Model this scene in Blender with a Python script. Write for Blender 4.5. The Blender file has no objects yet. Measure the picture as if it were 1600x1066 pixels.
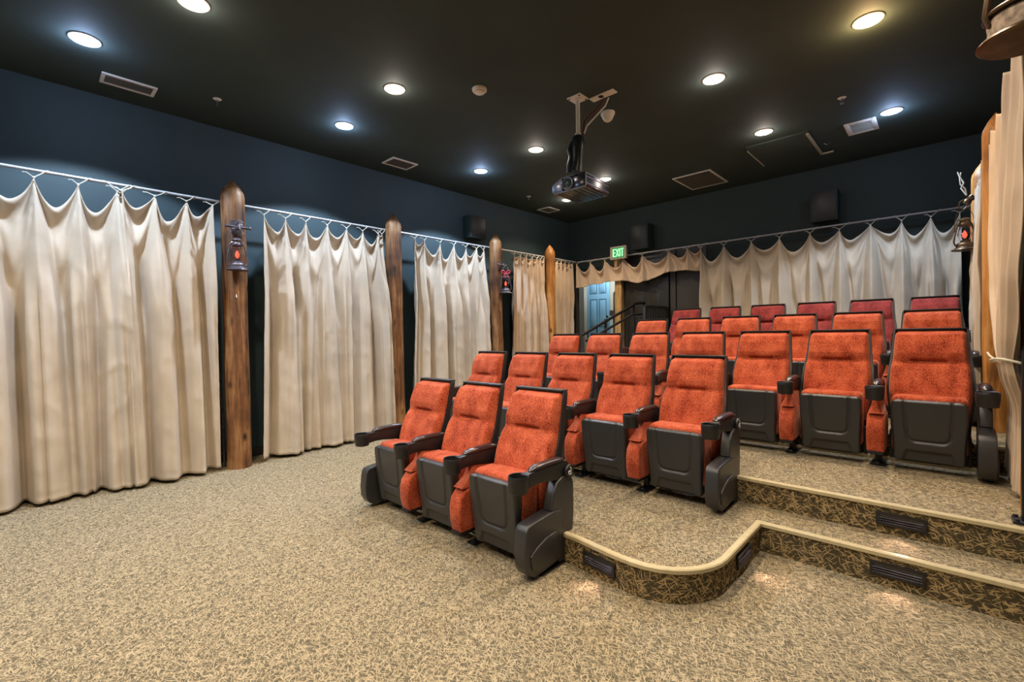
import bpy, bmesh, math, random
from math import pi, sin, cos, radians
from mathutils import Vector, Matrix, noise
S = bpy.context.scene
COL = S.collection
R = random.Random(7)

# ------------------------------------------------------------------ materials
def new_mat(name):
    m = bpy.data.materials.new(name); m.use_nodes = True
    nt = m.node_tree
    for n in list(nt.nodes): nt.nodes.remove(n)
    out = nt.nodes.new('ShaderNodeOutputMaterial')
    b = nt.nodes.new('ShaderNodeBsdfPrincipled')
    nt.links.new(b.outputs[0], out.inputs[0])
    return m, nt, b
def N(nt, t, **k):
    n = nt.nodes.new(t)
    for a, v in k.items():
        if a.startswith('i_'):
            key = a[2:]
            key = int(key) if key.isdigit() else key.replace('_', ' ')
            n.inputs[key].default_value = v
        else: setattr(n, a, v)
    return n
def ramp(nt, src, stops):
    r = nt.nodes.new('ShaderNodeValToRGB')
    cr = r.color_ramp
    while len(cr.elements) < len(stops): cr.elements.new(0.5)
    for e, (p, c) in zip(cr.elements, stops):
        e.position = p; e.color = (c[0], c[1], c[2], 1)
    nt.links.new(src, r.inputs[0]); return r
def plain(name, col, rough=.5, metal=0, spec=.5, noise_scale=0, noise_amt=.15, bump=0, bscale=200, coat=0):
    m, nt, b = new_mat(name)
    b.inputs['Base Color'].default_value = (*col, 1)
    b.inputs['Roughness'].default_value = rough
    b.inputs['Metallic'].default_value = metal
    b.inputs['Specular IOR Level'].default_value = spec
    b.inputs['Coat Weight'].default_value = coat
    tc = N(nt, 'ShaderNodeTexCoord')
    if noise_scale:
        n = N(nt, 'ShaderNodeTexNoise', i_Scale=noise_scale, i_Detail=4.0)
        nt.links.new(tc.outputs['Object'], n.inputs['Vector'])
        lo = [c * (1 - noise_amt) for c in col]; hi = [min(1, c * (1 + noise_amt)) for c in col]
        rr = ramp(nt, n.outputs[0], [(.3, lo), (.7, hi)])
        nt.links.new(rr.outputs[0], b.inputs['Base Color'])
    if bump:
        n = N(nt, 'ShaderNodeTexNoise', i_Scale=float(bscale), i_Detail=3.0)
        nt.links.new(tc.outputs['Object'], n.inputs['Vector'])
        bp = N(nt, 'ShaderNodeBump', i_Strength=bump, i_Distance=.002)
        nt.links.new(n.outputs[0], bp.inputs['Height']); nt.links.new(bp.outputs[0], b.inputs['Normal'])
    return m
def emis(name, col, strength):
    m, nt, b = new_mat(name)
    b.inputs['Base Color'].default_value = (*col, 1)
    b.inputs['Emission Color'].default_value = (*col, 1)
    b.inputs['Emission Strength'].default_value = strength
    return m
def carpet(name, dark, mid, light, sc=1.0, thr=.56):
    m, nt, b = new_mat(name)
    uv = N(nt, 'ShaderNodeUVMap'); uv.uv_map = 'UVMap'
    # slow warp so that the dashes wander
    wn = N(nt, 'ShaderNodeTexNoise', i_Scale=9.0 * sc, i_Detail=2.0)
    nt.links.new(uv.outputs[0], wn.inputs['Vector'])
    wa = N(nt, 'ShaderNodeVectorMath', operation='MULTIPLY_ADD')
    wa.inputs[1].default_value = (.05, .05, 0); nt.links.new(wn.outputs['Color'], wa.inputs[0]); nt.links.new(uv.outputs[0], wa.inputs[2])
    prev = None
    for k, (ang, w, sx, sy) in enumerate(((28, 0, 20, 150), (-42, 3.1, 20, 155), (68, 7.7, 22, 165), (-8, 5.2, 24, 165))):
        mp = N(nt, 'ShaderNodeMapping'); mp.vector_type = 'TEXTURE' if False else 'POINT'
        mp.inputs['Rotation'].default_value = (0, 0, radians(ang))
        nt.links.new(wa.outputs[0], mp.inputs['Vector'])
        mp2 = N(nt, 'ShaderNodeMapping')
        mp2.inputs['Scale'].default_value = (sx * sc, sy * sc, 1); mp2.inputs['Location'].default_value = (w * 3, w * 5, w)
        nt.links.new(mp.outputs[0], mp2.inputs['Vector'])
        n = N(nt, 'ShaderNodeTexNoise', i_Scale=1.0, i_Detail=1.0)
        nt.links.new(mp2.outputs[0], n.inputs['Vector'])
        r = N(nt, 'ShaderNodeMapRange'); r.inputs['From Min'].default_value = thr; r.inputs['From Max'].default_value = thr + .05
        nt.links.new(n.outputs[0], r.inputs['Value'])
        if prev is None: prev = r.outputs[0]
        else:
            mx = N(nt, 'ShaderNodeMath', operation='MAXIMUM'); nt.links.new(prev, mx.inputs[0]); nt.links.new(r.outputs[0], mx.inputs[1]); prev = mx.outputs[0]
    fine = N(nt, 'ShaderNodeTexNoise', i_Scale=260.0, i_Detail=2.0); nt.links.new(uv.outputs[0], fine.inputs['Vector'])
    base = ramp(nt, fine.outputs[0], [(.35, dark), (.65, mid)])
    mix = N(nt, 'ShaderNodeMix', data_type='RGBA')
    nt.links.new(prev, mix.inputs['Factor']); nt.links.new(base.outputs[0], mix.inputs[6]); mix.inputs[7].default_value = (*light, 1)
    nt.links.new(mix.outputs[2], b.inputs['Base Color'])
    b.inputs['Roughness'].default_value = .95; b.inputs['Specular IOR Level'].default_value = .15
    ad = N(nt, 'ShaderNodeMath', operation='MULTIPLY_ADD'); nt.links.new(fine.outputs[0], ad.inputs[0]); ad.inputs[1].default_value = .6; nt.links.new(prev, ad.inputs[2])
    bp = N(nt, 'ShaderNodeBump', i_Strength=.6, i_Distance=.004); nt.links.new(ad.outputs[0], bp.inputs['Height']); nt.links.new(bp.outputs[0], b.inputs['Normal'])
    return m
def fabric(name, dark, mid, light):
    m, nt, b = new_mat(name)
    tc = N(nt, 'ShaderNodeTexCoord')
    mp = N(nt, 'ShaderNodeMapping'); mp.inputs['Scale'].default_value = (1.3, 1, .8); nt.links.new(tc.outputs['Object'], mp.inputs['Vector'])
    oi = N(nt, 'ShaderNodeObjectInfo')
    v = N(nt, 'ShaderNodeVectorMath', operation='ADD'); nt.links.new(mp.outputs[0], v.inputs[0])
    cx = N(nt, 'ShaderNodeMath', operation='MULTIPLY'); cx.inputs[1].default_value = 37.0; nt.links.new(oi.outputs['Random'], cx.inputs[0]); nt.links.new(cx.outputs[0], v.inputs[1])
    a = N(nt, 'ShaderNodeTexNoise', i_Scale=130.0, i_Detail=3.0, i_Roughness=.7); nt.links.new(v.outputs[0], a.inputs['Vector'])
    c = N(nt, 'ShaderNodeTexNoise', i_Scale=9.0, i_Detail=3.0); nt.links.new(v.outputs[0], c.inputs['Vector'])
    s = N(nt, 'ShaderNodeMath', operation='MULTIPLY_ADD'); nt.links.new(c.outputs[0], s.inputs[0]); s.inputs[1].default_value = .45; nt.links.new(a.outputs[0], s.inputs[2])
    r = ramp(nt, s.outputs[0], [(.55, dark), (.70, mid), (.92, light)])
    nt.links.new(r.outputs[0], b.inputs['Base Color'])
    b.inputs['Roughness'].default_value = .85; b.inputs['Specular IOR Level'].default_value = .2
    b.inputs['Sheen Weight'].default_value = .35; b.inputs['Sheen Roughness'].default_value = .4; b.inputs['Sheen Tint'].default_value = (1, .55, .4, 1)
    bp = N(nt, 'ShaderNodeBump', i_Strength=.35, i_Distance=.002); nt.links.new(a.outputs[0], bp.inputs['Height']); nt.links.new(bp.outputs[0], b.inputs['Normal'])
    return m
def cloth(name, col, stain=None):
    m, nt, b = new_mat(name)
    tc = N(nt, 'ShaderNodeTexCoord')
    n = N(nt, 'ShaderNodeTexNoise', i_Scale=3.0, i_Detail=5.0); nt.links.new(tc.outputs['Object'], n.inputs['Vector'])
    lo = [c * .9 for c in col]; hi = [min(1, c * 1.06) for c in col]
    r = ramp(nt, n.outputs[0], [(.35, lo), (.65, hi)])
    nt.links.new(r.outputs[0], b.inputs['Base Color'])
    b.inputs['Roughness'].default_value = .75; b.inputs['Specular IOR Level'].default_value = .25
    b.inputs['Sheen Weight'].default_value = .15
    w = N(nt, 'ShaderNodeTexNoise', i_Scale=700.0); nt.links.new(tc.outputs['Object'], w.inputs['Vector'])
    w2 = N(nt, 'ShaderNodeTexNoise', i_Scale=14.0, i_Detail=4.0, i_Distortion=1.0); nt.links.new(tc.outputs['Object'], w2.inputs['Vector'])
    ad = N(nt, 'ShaderNodeMath', operation='MULTIPLY_ADD'); nt.links.new(w2.outputs[0], ad.inputs[0]); ad.inputs[1].default_value = 2.5; nt.links.new(w.outputs[0], ad.inputs[2])
    bp = N(nt, 'ShaderNodeBump', i_Strength=.25, i_Distance=.004); nt.links.new(ad.outputs[0], bp.inputs['Height']); nt.links.new(bp.outputs[0], b.inputs['Normal'])
    return m
def wood(name, dark, mid, light, sc=1.0):
    m, nt, b = new_mat(name)
    tc = N(nt, 'ShaderNodeTexCoord')
    mp = N(nt, 'ShaderNodeMapping'); mp.inputs['Scale'].default_value = (22 * sc, 22 * sc, 1.6 * sc); nt.links.new(tc.outputs['Object'], mp.inputs['Vector'])
    a = N(nt, 'ShaderNodeTexNoise', i_Scale=1.0, i_Detail=6.0, i_Roughness=.65, i_Distortion=.8); nt.links.new(mp.outputs[0], a.inputs['Vector'])
    c = N(nt, 'ShaderNodeTexNoise', i_Scale=3.0, i_Detail=3.0); nt.links.new(tc.outputs['Object'], c.inputs['Vector'])
    s = N(nt, 'ShaderNodeMath', operation='MULTIPLY_ADD'); nt.links.new(c.outputs[0], s.inputs[0]); s.inputs[1].default_value = .7; nt.links.new(a.outputs[0], s.inputs[2])
    r = ramp(nt, s.outputs[0], [(.62, dark), (.82, mid), (1.0, light)])
    # knots
    vo = N(nt, 'ShaderNodeTexVoronoi', i_Scale=1.0); mp3 = N(nt, 'ShaderNodeMapping'); mp3.inputs['Scale'].default_value = (5, 5, 2.6)
    nt.links.new(tc.outputs['Object'], mp3.inputs['Vector']); nt.links.new(mp3.outputs[0], vo.inputs['Vector'])
    kr = ramp(nt, vo.outputs['Distance'], [(.05, (0, 0, 0)), (.16, (1, 1, 1))])
    mix = N(nt, 'ShaderNodeMix', data_type='RGBA'); nt.links.new(kr.outputs[0], mix.inputs['Factor'])
    mix.inputs[6].default_value = (dark[0] * .5, dark[1] * .5, dark[2] * .5, 1); nt.links.new(r.outputs[0], mix.inputs[7])
    nt.links.new(mix.outputs[2], b.inputs['Base Color'])
    b.inputs['Roughness'].default_value = .5
    bp = N(nt, 'ShaderNodeBump', i_Strength=.5, i_Distance=.006); nt.links.new(a.outputs[0], bp.inputs['Height']); nt.links.new(bp.outputs[0], b.inputs['Normal'])
    return m

M = {}
M['carpet'] = carpet('carpet_floor', (.068, .060, .040), (.165, .140, .092), (.44, .355, .225), 1.25, .575)
M['riser'] = carpet('carpet_riser', (.05, .042, .025), (.10, .080, .045), (.46, .33, .165), .78, .60)
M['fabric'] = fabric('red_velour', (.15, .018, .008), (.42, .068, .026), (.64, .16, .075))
M['fabric_back'] = fabric('red_velour_cool_lit', (.07, .010, .010), (.235, .028, .026), (.40, .07, .06))  # same velour, with the back row's bluish light put into a darker red
M['plastic'] = plain('black_moulded_plastic', (.030, .031, .034), .33, bump=.3, bscale=900, spec=.6)
M['plastic_matte'] = plain('black_plastic_trim', (.014, .014, .016), .45)
M['pad'] = plain('dark_arm_pad', (.028, .018, .020), .28, spec=.7)
M['steel'] = plain('dark_steel', (.03, .03, .035), .4, .6)
M['bolt'] = plain('bolt_metal', (.45, .45, .47), .3, 1)
M['rail'] = plain('champagne_rail', (.50, .44, .30), .4, .3)
M['logo'] = plain('logo_silver', (.7, .7, .7), .35, .2)
M['nosing'] = plain('tan_nosing', (.50, .42, .25), .45, 0, .5, 30, .08)
M['ceil'] = plain('ceiling_paint', (.041, .056, .050), .8, 0, .3, 1.3, .12, .15, 60)
M['wall'] = plain('wall_paint', (.040, .067, .077), .62, 0, .4, 1.1, .10, .15, 60)
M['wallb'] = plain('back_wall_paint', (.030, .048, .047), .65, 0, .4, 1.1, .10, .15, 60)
M['blackwood'] = plain('black_door_paint', (.022, .022, .020), .4)
M['greywood'] = plain('charcoal_panel_paint', (.05, .048, .043), .45)
M['bluedoor'] = plain('blue_door_paint', (.20, .38, .50), .35)
M['bluegroove'] = plain('door_moulding_paint', (.03, .09, .16), .4)
M['cream'] = plain('lobby_cream_wall', (.75, .70, .58), .7)
M['cloth'] = cloth('cotton_curtain', (.57, .485, .385))
M['cloth2'] = cloth('cotton_curtain_tan', (.60, .46, .34))
M['string'] = plain('tie_cord', (.62, .58, .48), .8)
M['rod'] = plain('pale_rod_paint', (.50, .50, .52), .35, .2)
M['wood_b'] = wood('weathered_log', (.03, .014, .008), (.17, .068, .022), (.34, .17, .065))
M['wood_o'] = wood('orange_log', (.16, .06, .012), (.46, .19, .04), (.62, .30, .09))
M['wood_p'] = wood('pine_post', (.20, .11, .04), (.50, .30, .12), (.66, .46, .22))
M['white'] = plain('white_metal', (.72, .68, .62), .45)
M['offwhite'] = plain('offwhite_plastic', (.72, .66, .55), .4)
M['dark'] = plain('dark_void', (.012, .012, .011), .8)
M['vent_dark'] = plain('duct_grey', (.20, .185, .15), .7)
M['lamp_c'] = emis('lamp_cool', (.62, .78, 1.0), 11)
M['lamp_w'] = emis('lamp_warm', (1.0, .86, .68), 8)
M['lamp_n'] = emis('lamp_neutral', (.90, .84, .95), 8)
M['step_e'] = emis('step_lamp', (1.0, .72, .58), .25)
M['flame'] = emis('red_flame_bulb', (1.0, .13, .06), 1.3)
M['pewter'] = plain('pewter_metal', (.16, .15, .18), .35, .8, noise_scale=20, noise_amt=.4)
M['bronze'] = plain('aged_bronze', (.12, .075, .04), .38, .8, noise_scale=20, noise_amt=.4)
M['rope'] = plain('weathered_rope', (.36, .27, .20), .7, 0, .4, 60, .5, .6, 80)
M['ribbon'] = plain('red_ribbon', (.5, .02, .05), .4)
M['proj'] = plain('projector_black', (.02, .022, .028), .16, spec=.8)
M['proj_s'] = plain('projector_silver_edge', (.30, .33, .40), .25, .5)
M['lens'] = plain('lens_glass', (.05, .08, .08), .08, 0, .9)
M['sleeve'] = plain('black_sleeve', (.02, .028, .034), .3, bump=.5, bscale=40)
M['cable_r'] = plain('dark_red_cable', (.12, .02, .015), .4)
M['exit_g'] = emis('exit_green', (.03, .28, .10), .5)
M['exit_l'] = emis('exit_letters', (.45, 1.0, .60), .75)
M['screen'] = plain('screen_white', (.8, .8, .8), .8)
M['glow'] = plain('sign_housing', (.42, .34, .26), .5)
M['sign_stone'] = plain('grey_fence_paint', (.20, .19, .15), .7)
gm, gnt, gb = new_mat('lantern_glass')
gb.inputs['Base Color'].default_value = (.95, .9, .95, 1); gb.inputs['Roughness'].default_value = .05
gb.inputs['Transmission Weight'].default_value = 1.0; gb.inputs['IOR'].default_value = 1.1
M['glass'] = gm

# ------------------------------------------------------------------ mesh helpers
class MB:
    def __init__(s): s.v = []; s.f = []; s.m = []; s.mats = []; s.cur = 0
    def mat(s, key):
        if key not in s.mats: s.mats.append(key)
        s.cur = s.mats.index(key); return s
    def add(s, vs, fs, T=None):
        b = len(s.v)
        s.v += [tuple(T @ Vector(v)) if T is not None else tuple(v) for v in vs]
        for f in fs: s.f.append([b + i for i in f]); s.m.append(s.cur)
        return s
    def box(s, x0, y0, z0, x1, y1, z1, bev=0, T=None, seg=2):
        if bev <= 0:
            vs = [(x, y, z) for x in (x0, x1) for y in (y0, y1) for z in (z0, z1)]
            fs = [(0, 1, 3, 2), (4, 6, 7, 5), (0, 4, 5, 1), (2, 3, 7, 6), (0, 2, 6, 4), (1, 5, 7, 3)]
            return s.add(vs, fs, T)
        bm = bmesh.new(); bmesh.ops.create_cube(bm, size=1)
        for v in bm.verts: v.co = Vector(((x0 + x1) / 2 + v.co.x * (x1 - x0), (y0 + y1) / 2 + v.co.y * (y1 - y0), (z0 + z1) / 2 + v.co.z * (z1 - z0)))
        bmesh.ops.bevel(bm, geom=bm.edges[:], offset=bev, segments=seg, profile=.6, affect='EDGES')
        return s.addbm(bm, T)
    def addbm(s, bm, T=None):
        bm.verts.index_update()
        s.add([v.co.copy() for v in bm.verts], [[v.index for v in f.verts] for f in bm.faces], T); bm.free(); return s
    def prism(s, poly, a0, a1, axis='x', bev=0, T=None, seg=2):
        """poly of 2D points extruded along axis; x: (y,z); y: (x,z); z: (x,y)"""
        def P(p, a): return {'x': (a, p[0], p[1]), 'y': (p[0], a, p[1]), 'z': (p[0], p[1], a)}[axis]
        bm = bmesh.new()
        A = [bm.verts.new(P(p, a0)) for p in poly]; B = [bm.verts.new(P(p, a1)) for p in poly]
        n = len(poly)
        bm.faces.new(A); bm.faces.new(B[::-1])
        for i in range(n): bm.faces.new((A[i], B[i], B[(i + 1) % n], A[(i + 1) % n]))
        bmesh.ops.recalc_face_normals(bm, faces=bm.faces[:])
        if bev:
            es = [e for e in bm.edges if (e.verts[0] in A) == (e.verts[1] in A)]
            bmesh.ops.bevel(bm, geom=es, offset=bev, segments=seg, profile=.6, affect='EDGES')
        return s.addbm(bm, T)
    def tube(s, pts, r, n=8, closed=False, T=None, caps=True):
        pts = [Vector(p) for p in pts]; m = len(pts)
        rs = r if isinstance(r, (list, tuple)) else [r] * m
        vs = []; fs = []; prev = None
        for i, p in enumerate(pts):
            if closed: t = pts[(i + 1) % m] - pts[i - 1]
            else: t = pts[min(i + 1, m - 1)] - pts[max(i - 1, 0)]
            t.normalize()
            if prev is None:
                u = t.cross(Vector((0, 0, 1)));
                if u.length < .05: u = t.cross(Vector((1, 0, 0)))
            else: u = prev - t * prev.dot(t)
            u.normalize(); prev = u; w = t.cross(u)
            for k in range(n):
                a = 2 * pi * k / n; vs.append(p + (u * cos(a) + w * sin(a)) * rs[i])
        for i in range(m if closed else m - 1):
            j = (i + 1) % m
            for k in range(n): fs.append((i * n + k, j * n + k, j * n + (k + 1) % n, i * n + (k + 1) % n))
        if caps and not closed:
            fs.append(list(range(n))[::-1]); fs.append([(m - 1) * n + k for k in range(n)])
        return s.add(vs, fs, T)
    def lathe(s, prof, n=24, T=None, axis='z'):
        vs = []; fs = []; m = len(prof)
        for r, z in prof:
            for k in range(n):
                a = 2 * pi * k / n; vs.append((max(r, 1e-4) * cos(a), max(r, 1e-4) * sin(a), z))
        for i in range(m - 1):
            for k in range(n): fs.append((i * n + k, i * n + (k + 1) % n, (i + 1) * n + (k + 1) % n, (i + 1) * n + k))
        fs.append(list(range(n))[::-1]); fs.append([(m - 1) * n + k for k in range(n)])
        return s.add(vs, fs, T)
    def grid(s, fn, nu, nv, T=None):
        vs = [fn(i / nu, j / nv) for j in range(nv + 1) for i in range(nu + 1)]
        fs = [(j * (nu + 1) + i, j * (nu + 1) + i + 1, (j + 1) * (nu + 1) + i + 1, (j + 1) * (nu + 1) + i) for j in range(nv) for i in range(nu)]
        return s.add(vs, fs, T)
    def build(s, name, mat=None, parent=None, loc=None, smooth=40, uv=None):
        me = bpy.data.meshes.new(name)
        me.from_pydata(s.v, [], s.f)
        if s.mats:
            for k in s.mats: me.materials.append(M[k])
            me.polygons.foreach_set('material_index', s.m)
        elif mat: me.materials.append(M[mat])
        if smooth:
            me.polygons.foreach_set('use_smooth', [True] * len(me.polygons))
            me.set_sharp_from_angle(angle=radians(smooth))
        if uv:
            L = me.uv_layers.new(name='UVMap')
            for p in me.polygons:
                for li in p.loop_indices: L.data[li].uv = uv(me.vertices[me.loops[li].vertex_index].co, p.normal)
        me.update()
        o = bpy.data.objects.new(name, me); COL.objects.link(o)
        if parent: o.parent = parent
        if loc: o.location = loc
        return o
def recalc(o):
    bm = bmesh.new(); bm.from_mesh(o.data); bmesh.ops.recalc_face_normals(bm, faces=bm.faces[:]); bm.to_mesh(o.data); bm.free()
def tag(o, label, cat, group=None):
    o['label'] = label; o['category'] = cat
    if group: o['group'] = group
    return o
def thing(name, label, cat, loc=(0, 0, 0), rz=0, group=None):
    o = bpy.data.objects.new(name, None); COL.objects.link(o); o.location = loc; o.rotation_euler = (0, 0, rz)
    o.empty_display_size = .1
    return tag(o, label, cat, group)
def struct(o): o['kind'] = 'structure'; return o
def copy_tree(o, parent=None):
    c = o.copy(); COL.objects.link(c); c.parent = parent
    for ch in list(o.children): copy_tree(ch, c)
    return c
def sm(a, b, x):
    t = max(0, min(1, (x - a) / (b - a))); return t * t * (3 - 2 * t)
def interp(tab, x):
    if x <= tab[0][0]: return tab[0][1]
    for (a, b), (c, d) in zip(tab, tab[1:]):
        if x <= c:
            t = (x - a) / (c - a); return b + (d - b) * t
    return tab[-1][1]

# ------------------------------------------------------------------ room
XL, XR, YB, YF, ZC = -5.85, .62, 8.05, -2.6, 3.697
uvf = lambda co, n: (co.x, co.y) if abs(n.z) > .7 else ((co.x + .37 * co.y, co.z) if abs(n.y) > .5 else (co.y + 5, co.z))
struct(MB().box(XL - .2, YF - .2, -.1, XR + .2, YB + .2, 0).build('floor', 'carpet', uv=uvf, smooth=0))
# ceiling, with a square hole where the access hatch sits is not needed: hatch hangs just under it
struct(MB().box(XL - .2, YF - .2, ZC, XR + .2, YB + 2.2, ZC + .1).build('ceiling', 'ceil', smooth=0))
struct(MB().box(XL - .12, YF - .12, 0, XL, YB + .12, ZC).build('wall_left', 'wall', smooth=0))
struct(MB().box(XR, YF - .12, 0, XR + .12, YB + .12, ZC).build('wall_right', 'wall', smooth=0))
struct(MB().box(XL, YF - .12, 0, XR, YF, ZC).build('wall_front', 'wall', smooth=0))
wb = MB()
wb.box(XL, YB, 0, -5.66, YB + .12, ZC); wb.box(-5.66, YB, 2.58, -4.72, YB + .12, ZC); wb.box(-4.72, YB, 0, XR, YB + .12, ZC)
wb.box(-5.66, YB, 0, -4.72, YB + .12, .70)
struct(wb.build('wall_back', 'wallb', smooth=0))
struct(MB().box(XL, -2.6, 0, XL + .014, 8.0, .10).build('baseboard_left', 'blackwood', smooth=0))
# lobby behind the doorway
struct(MB().box(-7.6, YB + .12, .60, -3.6, 10.2, .70).build('floor', 'carpet', uv=uvf, smooth=0))
struct(MB().box(-7.6, 10.2, .70, -3.6, 10.3, ZC).build('wall_lobby', 'cream', smooth=0))
struct(MB().box(-7.7, YB + .12, .70, -7.6, 10.3, ZC).build('wall_lobby_left', 'cream', smooth=0))
struct(MB().box(-3.6, YB + .12, .70, -3.5, 10.3, ZC).build('wall_lobby_right', 'cream', smooth=0))
jb = MB(); jb.box(-5.70, YB - .03, .70, -5.60, YB + .15, 2.60, .006); jb.box(-4.73, YB + .02, .70, -4.70, YB + .15, 2.60); jb.box(-5.70, YB - .03, 2.56, -4.68, YB + .15, 2.64, .006)
struct(jb.build('trim_doorway', 'greywood', smooth=0))

# ------------------------------------------------------------------ seating platforms
def arc(cx, cy, r, a0, a1, n):
    return [(cx + r * cos(radians(a0 + (a1 - a0) * i / n)), cy + r * sin(radians(a0 + (a1 - a0) * i / n))) for i in range(n + 1)]
edge1 = [(-4.06, 2.9), (-4.0, 2.6), (-3.85, 2.38), (-3.6, 2.26), (-3.3, 2.235), (-2.0, 2.21), (-1.55, 2.18), (-1.30, 2.145)] + arc(-1.19, 2.49, .35, -90, 0, 8)[0:] + [(-.84, 2.75), (-.84, 3.09), (XR, 3.09)]
edge2 = [(-4.06, 3.385), (XR, 3.385)]
edge3 = [(-4.1, 4.62), (XR, 4.62)]
edge4 = [(-4.1, 5.78), (XR, 5.78)]
edges = [edge1, edge2, edge3, edge4]
RISE = .175
def platform(k, edge, back_y):
    z1 = RISE * (k + 1) - .001; z0 = RISE * k - .001 if k else 0
    top = MB(); n = len(edge)
    pl = edge + [(XR, back_y), (edge[0][0], back_y)]
    top.add([(x, y, z1) for x, y in pl], [list(range(len(pl)))])
    o = struct(top.build('seating_platform', 'carpet', smooth=0, uv=lambda co, nn: (co.x, co.y)))
    bm = bmesh.new(); bm.from_mesh(o.data); bmesh.ops.triangulate(bm, faces=bm.faces[:]); bmesh.ops.recalc_face_normals(bm, faces=bm.faces[:])
    for f in bm.faces:
        if f.normal.z < 0: f.normal_flip()
    bm.to_mesh(o.data); bm.free()
    # riser with arclength uv
    path = [(edge[0][0], back_y)] + edge
    acc = 0; vs = []; us = []
    for i, (x, y) in enumerate(path):
        if i: acc += math.dist(path[i - 1], path[i])
        vs += [(x, y, z0), (x, y, z1)]; us += [(acc, z0), (acc, z1)]
    fs = [(2 * i, 2 * i + 2, 2 * i + 3, 2 * i + 1) for i in range(len(path) - 1)]
    me = bpy.data.meshes.new('platform_riser'); me.from_pydata(vs, [], fs); me.materials.append(M['riser'])
    L = me.uv_layers.new(name='UVMap')
    for p in me.polygons:
        p.use_smooth = True
        for li in p.loop_indices: L.data[li].uv = us[me.loops[li].vertex_index]
    me.set_sharp_from_angle(angle=radians(35))
    r = bpy.data.objects.new('platform_riser', me); COL.objects.link(r); struct(r)
    # nosing: L shaped strip swept along the edge
    prof = [(-.024, .004), (.006, .005), (.012, 0), (.012, -.018), (.007, -.022), (-.002, -.022), (-.004, -.002), (-.024, 0)]
    nb = MB(); P = [Vector((x, y, 0)) for x, y in edge]; rows = []
    for i, p in enumerate(P):
        t1 = (P[i] - P[i - 1]).normalized() if i else (P[1] - P[0]).normalized()
        t2 = (P[i + 1] - P[i]).normalized() if i < len(P) - 1 else t1
        n1 = Vector((t1.y, -t1.x, 0)); n2 = Vector((t2.y, -t2.x, 0)); nn = (n1 + n2); nn.normalize(); nn = nn / max(.35, nn.dot(n1))
        rows.append([(p.x + nn.x * a, p.y + nn.y * a, z1 + b) for a, b in prof])
    m = len(prof); vs = [q for r_ in rows for q in r_]
    fs = [(i * m + j, i * m + (j + 1) % m, (i + 1) * m + (j + 1) % m, (i + 1) * m + j) for i in range(len(rows) - 1) for j in range(m)]
    fs += [list(range(m)), [(len(rows) - 1) * m + j for j in range(m)]]
    nb.add(vs, fs); t = struct(nb.build('trim_%d' % (k + 1), 'nosing', smooth=30)); recalc(t)
platform(0, edge1, 3.385); platform(1, edge2, 4.62); platform(2, edge3, 5.78); platform(3, edge4, YB)
# left aisle steps up to the back landing
for k in range(4):
    y0 = 5.0 + k * .56
    st = MB().box(-5.80, y0, 0 if k == 0 else RISE * k, -4.1 if k < 3 else -4.1, YB, RISE * (k + 1) - .001)
    struct(st.build('aisle_step', 'carpet', smooth=0, uv=uvf))

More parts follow.
